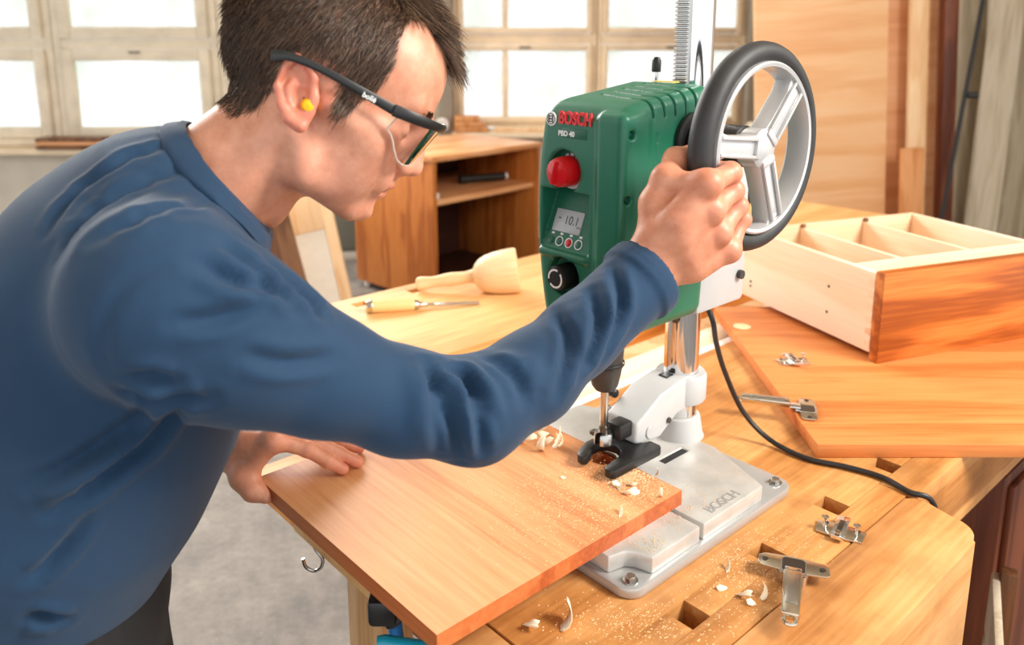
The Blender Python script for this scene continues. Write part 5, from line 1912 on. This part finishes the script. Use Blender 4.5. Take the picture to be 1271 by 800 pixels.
RID = [([(540, 446), (566, 474), (582, 520), (586, 565)], .006), ([(556, 450), (602, 476), (606, 540)], .006), ([(225, 190), (160, 215), (100, 255), (60, 310)], .0035), ([(245, 225), (180, 247), (115, 290), (80, 330)], .0035), ([(205, 492), (150, 545), (90, 590), (40, 620)], .009), ([(262, 275), (190, 285), (130, 330)], .003),
       ([(748, 345), (757, 395), (730, 452)], .006), ([(715, 372), (724, 420), (705, 475)], .006), ([(290, 318), (340, 352), (380, 388)], .006), ([(240, 345), (300, 372), (350, 378)], .005), ([(610, 440), (660, 455), (668, 490)], .006), ([(500, 446), (515, 490), (520, 550)], .006)]
for pts, r in RID:
    crease(sp2(*pts), r * 0.8, 0.0085)
# collar ring
SHT.chain(ringp, [0.0052] * 41, 0.003)
# opening for the neck
NKA, NKB = hw(mmv(-14, 0, -38)), hw(mmv(-82, 0, -218))
SHT.cap(NKA, NKB, 0.0545, 0.0560, 0.003, 's')
sv, sf = SHT.mesh(2)
sn = normals(sv, sf)
dsp = np.zeros(len(sv))
for line, amp, wid in CRS:
    lo, hi = line.min(0) - 4 * wid, line.max(0) + 4 * wid
    ii = np.where(np.all((sv > lo) & (sv < hi), 1))[0]
    if not len(ii):
        continue
    best = np.full(len(ii), 9.0)
    tt = np.zeros(len(ii))
    for k in range(len(line) - 1):
        ab = line[k + 1] - line[k]
        t = np.clip((sv[ii] - line[k]) @ ab / (ab @ ab + 1e-12), 0, 1)
        dd = np.linalg.norm(sv[ii] - line[k] - t[:, None] * ab, axis=1)
        m_ = dd < best
        best[m_] = dd[m_]
        tt[m_] = (k + t[m_]) / (len(line) - 1)
    tap = np.sin(PI * np.clip(tt, 0.02, 0.98)) ** 0.6
    pr_ = np.exp(-(best / wid) ** 2)
    if amp < 0:
        pr_ = pr_ - 0.45 * np.exp(-((best - 2.0 * wid) / wid) ** 2)
    dsp[ii] += amp * tap * pr_
# seam under the neckband
rp = np.array(spline(ringp, 5))
near = np.linalg.norm(sv - ncent, axis=1) < 0.13
ii = np.where(near)[0]
dr_ = np.concatenate([np.min(np.linalg.norm(c_[:, None, :] - rp[None, :, :], axis=2), axis=1) for c_ in np.array_split(sv[ii], 20)])
dsp[ii] += -0.0020 * np.exp(-((dr_ - 0.0185) / 0.0028) ** 2)
dsp[ii] *= np.clip((dr_ - 0.004) / 0.02, 0.15, 1)
sv = sv + sn * dsp[:, None]
shirt = link_mesh('shirt', sv - PO, sf, 'shirt', man, sharp=0)
shirt.data.polygons.foreach_set('use_smooth', [True] * len(shirt.data.polygons))
SHT = None
link_mesh('neckband', nbv, nbf, 'shirt', shirt, 60)
# ---- trousers and shoes
TS = SDF((-0.80, 0.42, 0.02), (-0.18, 1.08, 1.02), 0.0075)
hipc = P(25, 742, .79)
TS.put(*trunk(hipc, hipc + np.array([-0.01, 0, -0.08]), 0.135, 0.13, 1.2), k=0.02)
for s_ in (-1, 1):
    hip = hipc + TL * 0.085 * s_ + np.array([0.02, 0, -0.05])
    knee = np.array([hip[0] + 0.05, hip[1] + 0.01, 0.50])
    ank = np.array([hip[0] - 0.03, hip[1] + 0.0, 0.075])
    TS.chain([hip, knee, ank], [0.098, 0.074, 0.062], 0.03)
tv, tf = TS.mesh(1)
tro = link_mesh('trousers', tv - PO, tf, 'trousers', man, sharp=0)
tro.data.polygons.foreach_set('use_smooth', [True] * len(tro.data.polygons))
TS = None
fwd = hnorm(np.array([0.93, 0.35, 0]))
for s_ in (-1, 1):
    hip = hipc + TL * 0.085 * s_ + np.array([0.02, 0, -0.05])
    fx = SDF((-0.14, -0.06, 0.0), (0.24, 0.06, 0.13), 0.006)
    fx.ell((0.03, 0, 0.035), (0.10, 0.042, 0.045)).ell((0.11, 0, 0.03), (0.075, 0.046, 0.032), 0.02).ell((-0.04, 0, 0.05), (0.05, 0.036, 0.06), 0.02)
    fx.box((0.05, 0, -0.05), (0.3, 0.2, 0.0515), 0, 0, 's')
    a_, b2 = fx.mesh(1)
    st_ = link_mesh('shoe', a_, b2, 'leather', man, sharp=0)
    st_.matrix_local = Matrix.Translation((hip[0] - 0.03 - PO[0], hip[1] - PO[1], 0)) @ RZ(math.atan2(fwd[1], fwd[0]))



# ---- watch strap on the left wrist
wd_ = hnorm(lw_ - lfore)
wm = frame(cL_ + wd_ * 0.003, wd_)
MB().lathe([(0.0285, -0.006), (0.031, -0.006), (0.031, 0.006), (0.0285, 0.006), (0.0285, -0.006)], 40, wm, cap=False).build('wristband', 'black', label='black wristband half hidden under the left shirt cuff', cat='wristband')

# ---- hair
cen = hv[hfc].mean(1)
fn_ = np.cross(hv[hfc[:, 2]] - hv[hfc[:, 0]], hv[hfc[:, 3]] - hv[hfc[:, 1]])
far = np.linalg.norm(fn_, axis=1) / 2
fn_ = fn_ / (2 * far[:, None] + 1e-12)
hm = in_hair(cen)
pr = far * hm
pr = pr / pr.sum()
NS = 17000
pick = rng.choice(len(cen), NS, p=pr)
root = cen[pick] + rng.normal(0, 0.0007, (NS, 3))
nr = fn_[pick]
f0, u0, l0 = root[:, 0], root[:, 2], root[:, 1]
side = np.clip(np.maximum((0.090 - u0) / 0.05, (np.abs(nr[:, 1]) - 0.45) / 0.25), 0, 1)   # 1 on the sides
topf = 1 - side
flow = np.stack([topf * 1.0 - 0.10 * side, 0.25 * np.sign(l0) * topf, -side * 1.0 + topf * 0.05], 1)
flow[:, 0] += np.where((f0 > 0.02) & (side > 0.5), -0.15, 0)
flow += rng.normal(0, 0.16, flow.shape)
flow -= (flow * nr).sum(1, keepdims=True) * nr
flow /= np.linalg.norm(flow, axis=1, keepdims=True) + 1e-9
ln = 0.014 + 0.026 * topf + rng.normal(0, 0.003, NS)
ln *= np.clip((u0 + 0.075) / 0.06, 0.4, 1.0)
fore_ = (f0 > 0.05) & (u0 > 0.08)
ln = np.where(fore_, 0.036 + rng.normal(0, 0.005, NS), ln)
ln = np.clip(ln, 0.006, 0.06)
ang0 = np.where(fore_, 0.55, 0.50 + 0.35 * topf) + rng.normal(0, 0.10, NS)
hvt, hft = [], []
SEG = 4
wd0 = rng.uniform(0.00032, 0.00065, NS)
for k in range(SEG + 1):
    t = k / SEG
    bend = ang0 * (1 - 0.75 * t)
    if k == 0:
        pos = root - nr * 0.001
    else:
        stp = ln[:, None] / SEG * (np.sin(bend)[:, None] * nr + np.cos(bend)[:, None] * flow)
        pos = pos + stp
    bi = np.cross(flow, nr)
    wk = (wd0 * (1 - 0.75 * t))[:, None]
    hvt.append(pos + bi * wk)
    hvt.append(pos - bi * wk * 0.5 + nr * wk)
    hvt.append(pos - bi * wk * 0.5 - nr * wk)
HV = np.stack(hvt, 1)                         # (NS, 3*(SEG+1), 3)
fb_ = []
for k in range(SEG):
    for j in range(3):
        a0, a1 = 3 * k + j, 3 * k + (j + 1) % 3
        fb_.append((a0, a1, a1 + 3, a0 + 3))
fb_ = np.array(fb_)
HF = (fb_[None] + (np.arange(NS) * 3 * (SEG + 1))[:, None, None]).reshape(-1, 4)
hairv = hw(HV.reshape(-1, 3)) - PO
hairf = HF
hair = link_mesh('hair', hairv, hairf, 'hair', man, sharp=0, Mx=None)
ca = hair.data.color_attributes.new('strand', 'FLOAT_COLOR', 'POINT')
tq_ = rng.beta(1.6, 2.6, NS)[:, None]
sc_ = (1 - tq_) * np.array(S(40, 28, 20)[:3]) + tq_ * np.array(S(132, 102, 78)[:3])
sc_ = np.concatenate([sc_, np.ones((NS, 1))], 1)
ca.data.foreach_set('color', np.repeat(sc_, 3 * (SEG + 1), 0).astype(np.float32).ravel())
hair.data.polygons.foreach_set('use_smooth', [True] * len(hair.data.polygons))
tag(hair, 'short dark brown hair')
# eyebrow strands
ev, ef = [], []
for s_ in (-1, 1):
    for _ in range(160):
        t = random.random()
        b0 = mmv(99 - 19 * t * t + random.uniform(-1, 1), (9 + 36 * t) * s_, 42 + random.uniform(-3, 3) - 4 * t * t)
        dd = mmv(-2.5, 7 * s_, 2.0) * random.uniform(0.6, 1.2)
        n = len(ev)
        ev += [tuple(hw(b0 + mmv(0, 0, .35)) - PO), tuple(hw(b0 - mmv(0, 0, .35)) - PO), tuple(hw(b0 + dd + mmv(1.2, 0, 0)) - PO), tuple(hw(b0 + mmv(.8, 0, 0)) - PO)]
        ef += [(n, n + 1, n + 2), (n + 1, n + 3, n + 2), (n + 3, n, n + 2)]
link_mesh('eyebrows', ev, ef, 'brow', man, sharp=0)

# ---- earplug
pc = hp(383, 131, -0.0815)
ep = MB().lathe([(0.0, 0.0), (0.0045, 0.001), (0.0062, 0.004), (0.0066, 0.009), (0.0058, 0.014), (0.005, 0.017)], 20, frame(hw(pc), hl, hf)).build('earplug', 'yellow', label='yellow foam plug stuck in the ear of the man', cat='earplug')

# ---- safety glasses
gl = thing('safety_glasses', 'clear safety glasses with black frame worn by the man', 'glasses', Matrix.Translation(Vector(hw(mmv(105, 0, 40)))))
GO = np.array(gl.matrix_world.translation)
def gw(p): return tuple(hw(p) - GO)
def armpath(s_):
    return [mmv(-48, 78 * s_, 17), mmv(-34, 80 * s_, 24), mmv(-8, 80 * s_, 27.5), mmv(22, 79 * s_, 28), mmv(60, 73 * s_, 28)]
def tube_flat(path, wds, ths, name, mat, parent):
    """strip: tall along local up, thin along the outward normal"""
    v, f = [], []
    for i, p in enumerate(path):
        d = hnorm(path[min(i + 1, len(path) - 1)] - path[max(i - 1, 0)])
        u_ = np.array([0, 0, 1.0])
        u_ = hnorm(u_ - (u_ @ d) * d)
        o_ = np.cross(d, u_)
        for k in range(8):
            a = 2 * PI * k / 8 + PI / 8
            v.append(gw(p + u_ * wds[i] * math.cos(a) + o_ * ths[i] * math.sin(a)))
    for i in range(len(path) - 1):
        for k in range(8):
            f.append((i * 8 + k, i * 8 + (k + 1) % 8, i * 8 + 8 + (k + 1) % 8, i * 8 + 8 + k))
    f.append(tuple(range(8))[::-1])
    f.append(tuple((len(path) - 1) * 8 + k for k in range(8)))
    return link_mesh(name, v, f, mat, parent, 40)
for s_ in (-1, 1):
    ap = spline(armpath(s_), 6)
    n = len(ap)
    tube_flat(ap, [0.0050 - 0.0014 * math.sin(PI * i / n) for i in range(n)], [0.0022] * n, 'temple_arm', 'black', gl)
# brow bar across the front
bar = []
for t in np.linspace(-1, 1, 33):
    l_ = 75 * math.sin(t * PI / 2 * 0.98)
    f_ = 60 + 55 * math.cos(t * PI / 2) ** 0.75
    bar.append(mmv(f_, l_, 28 + 11.5 * (1 - abs(t)) ** 0.8))
tube_flat(bar, [0.0058 - 0.0025 * abs(math.cos(PI * i / 32)) * 0 - 0.0018 * math.sin(PI * i / 32) for i in range(33)], [0.0026] * 33, 'brow_bar', 'black', gl)
# wrap-around lens, one per eye
for s_ in (-1, 1):
    v, f = [], []
    NI, NJ = 18, 10
    for i in range(NI + 1):
        t = 0.06 + 0.90 * i / NI                       # from nose to temple
        l_ = 74 * math.sin(t * PI / 2 * 0.97)
        f_ = 60 + 54 * math.cos(t * PI / 2) ** 0.75
        top = 27 + 11.5 * (1 - t) ** 0.8
        bot = float(np.interp(l_, [5, 15, 30, 42, 50, 60, 66, 70, 73.5], [22, 16, 6, -5, -8, -10, -8, -1, 11]))
        bot = min(bot, top - 3)
        for j in range(NJ + 1):
            q = j / NJ
            u_ = top + (bot - top) * q
            sh = 1 - 0.05 * q
            v.append(mmv(60 + (f_ - 60) * sh - 3 * q, l_ * (1 - 0.06 * q) * s_, u_))
    m_ = len(v)
    v2 = [p * np.array([0.988, 0.985, 1.0]) for p in v]
    for i in range(NI):
        for j in range(NJ):
            a, b_, c, d = i * (NJ + 1) + j, i * (NJ + 1) + j + 1, (i + 1) * (NJ + 1) + j + 1, (i + 1) * (NJ + 1) + j
            f.append((a, b_, c, d))
            f.append((m_ + d, m_ + c, m_ + b_, m_ + a))
    ln_ = link_mesh('lens', [gw(p) for p in v + v2], f, 'lens', gl, 60)
    # rim line that shows the lens edge
    rim = [v[i * (NJ + 1) + NJ] for i in range(NI + 1)] + [v[NI * (NJ + 1) + j] for j in range(NJ, -1, -1)]
    MB().tube([gw(p * np.array([0.995, 0.993, 1.0])) for p in rim], 0.0009, 6).build('lens_edge', 'lens_edge', ln_)
q0, q1 = hp(449, 116, -0.0822), hp(468, 126, -0.0815)
tq = hw((q0 + q1) / 2)
tx_ = hnorm(hw(q1) - hw(q0))
tz_ = hnorm(CAM - tq)
TM = frame(tq - GO, tz_, tx_)
text_mesh('arm_lettering', 'bollé', 0.0062, 'white_print', gl, TM, 0.0002, 0.00015)
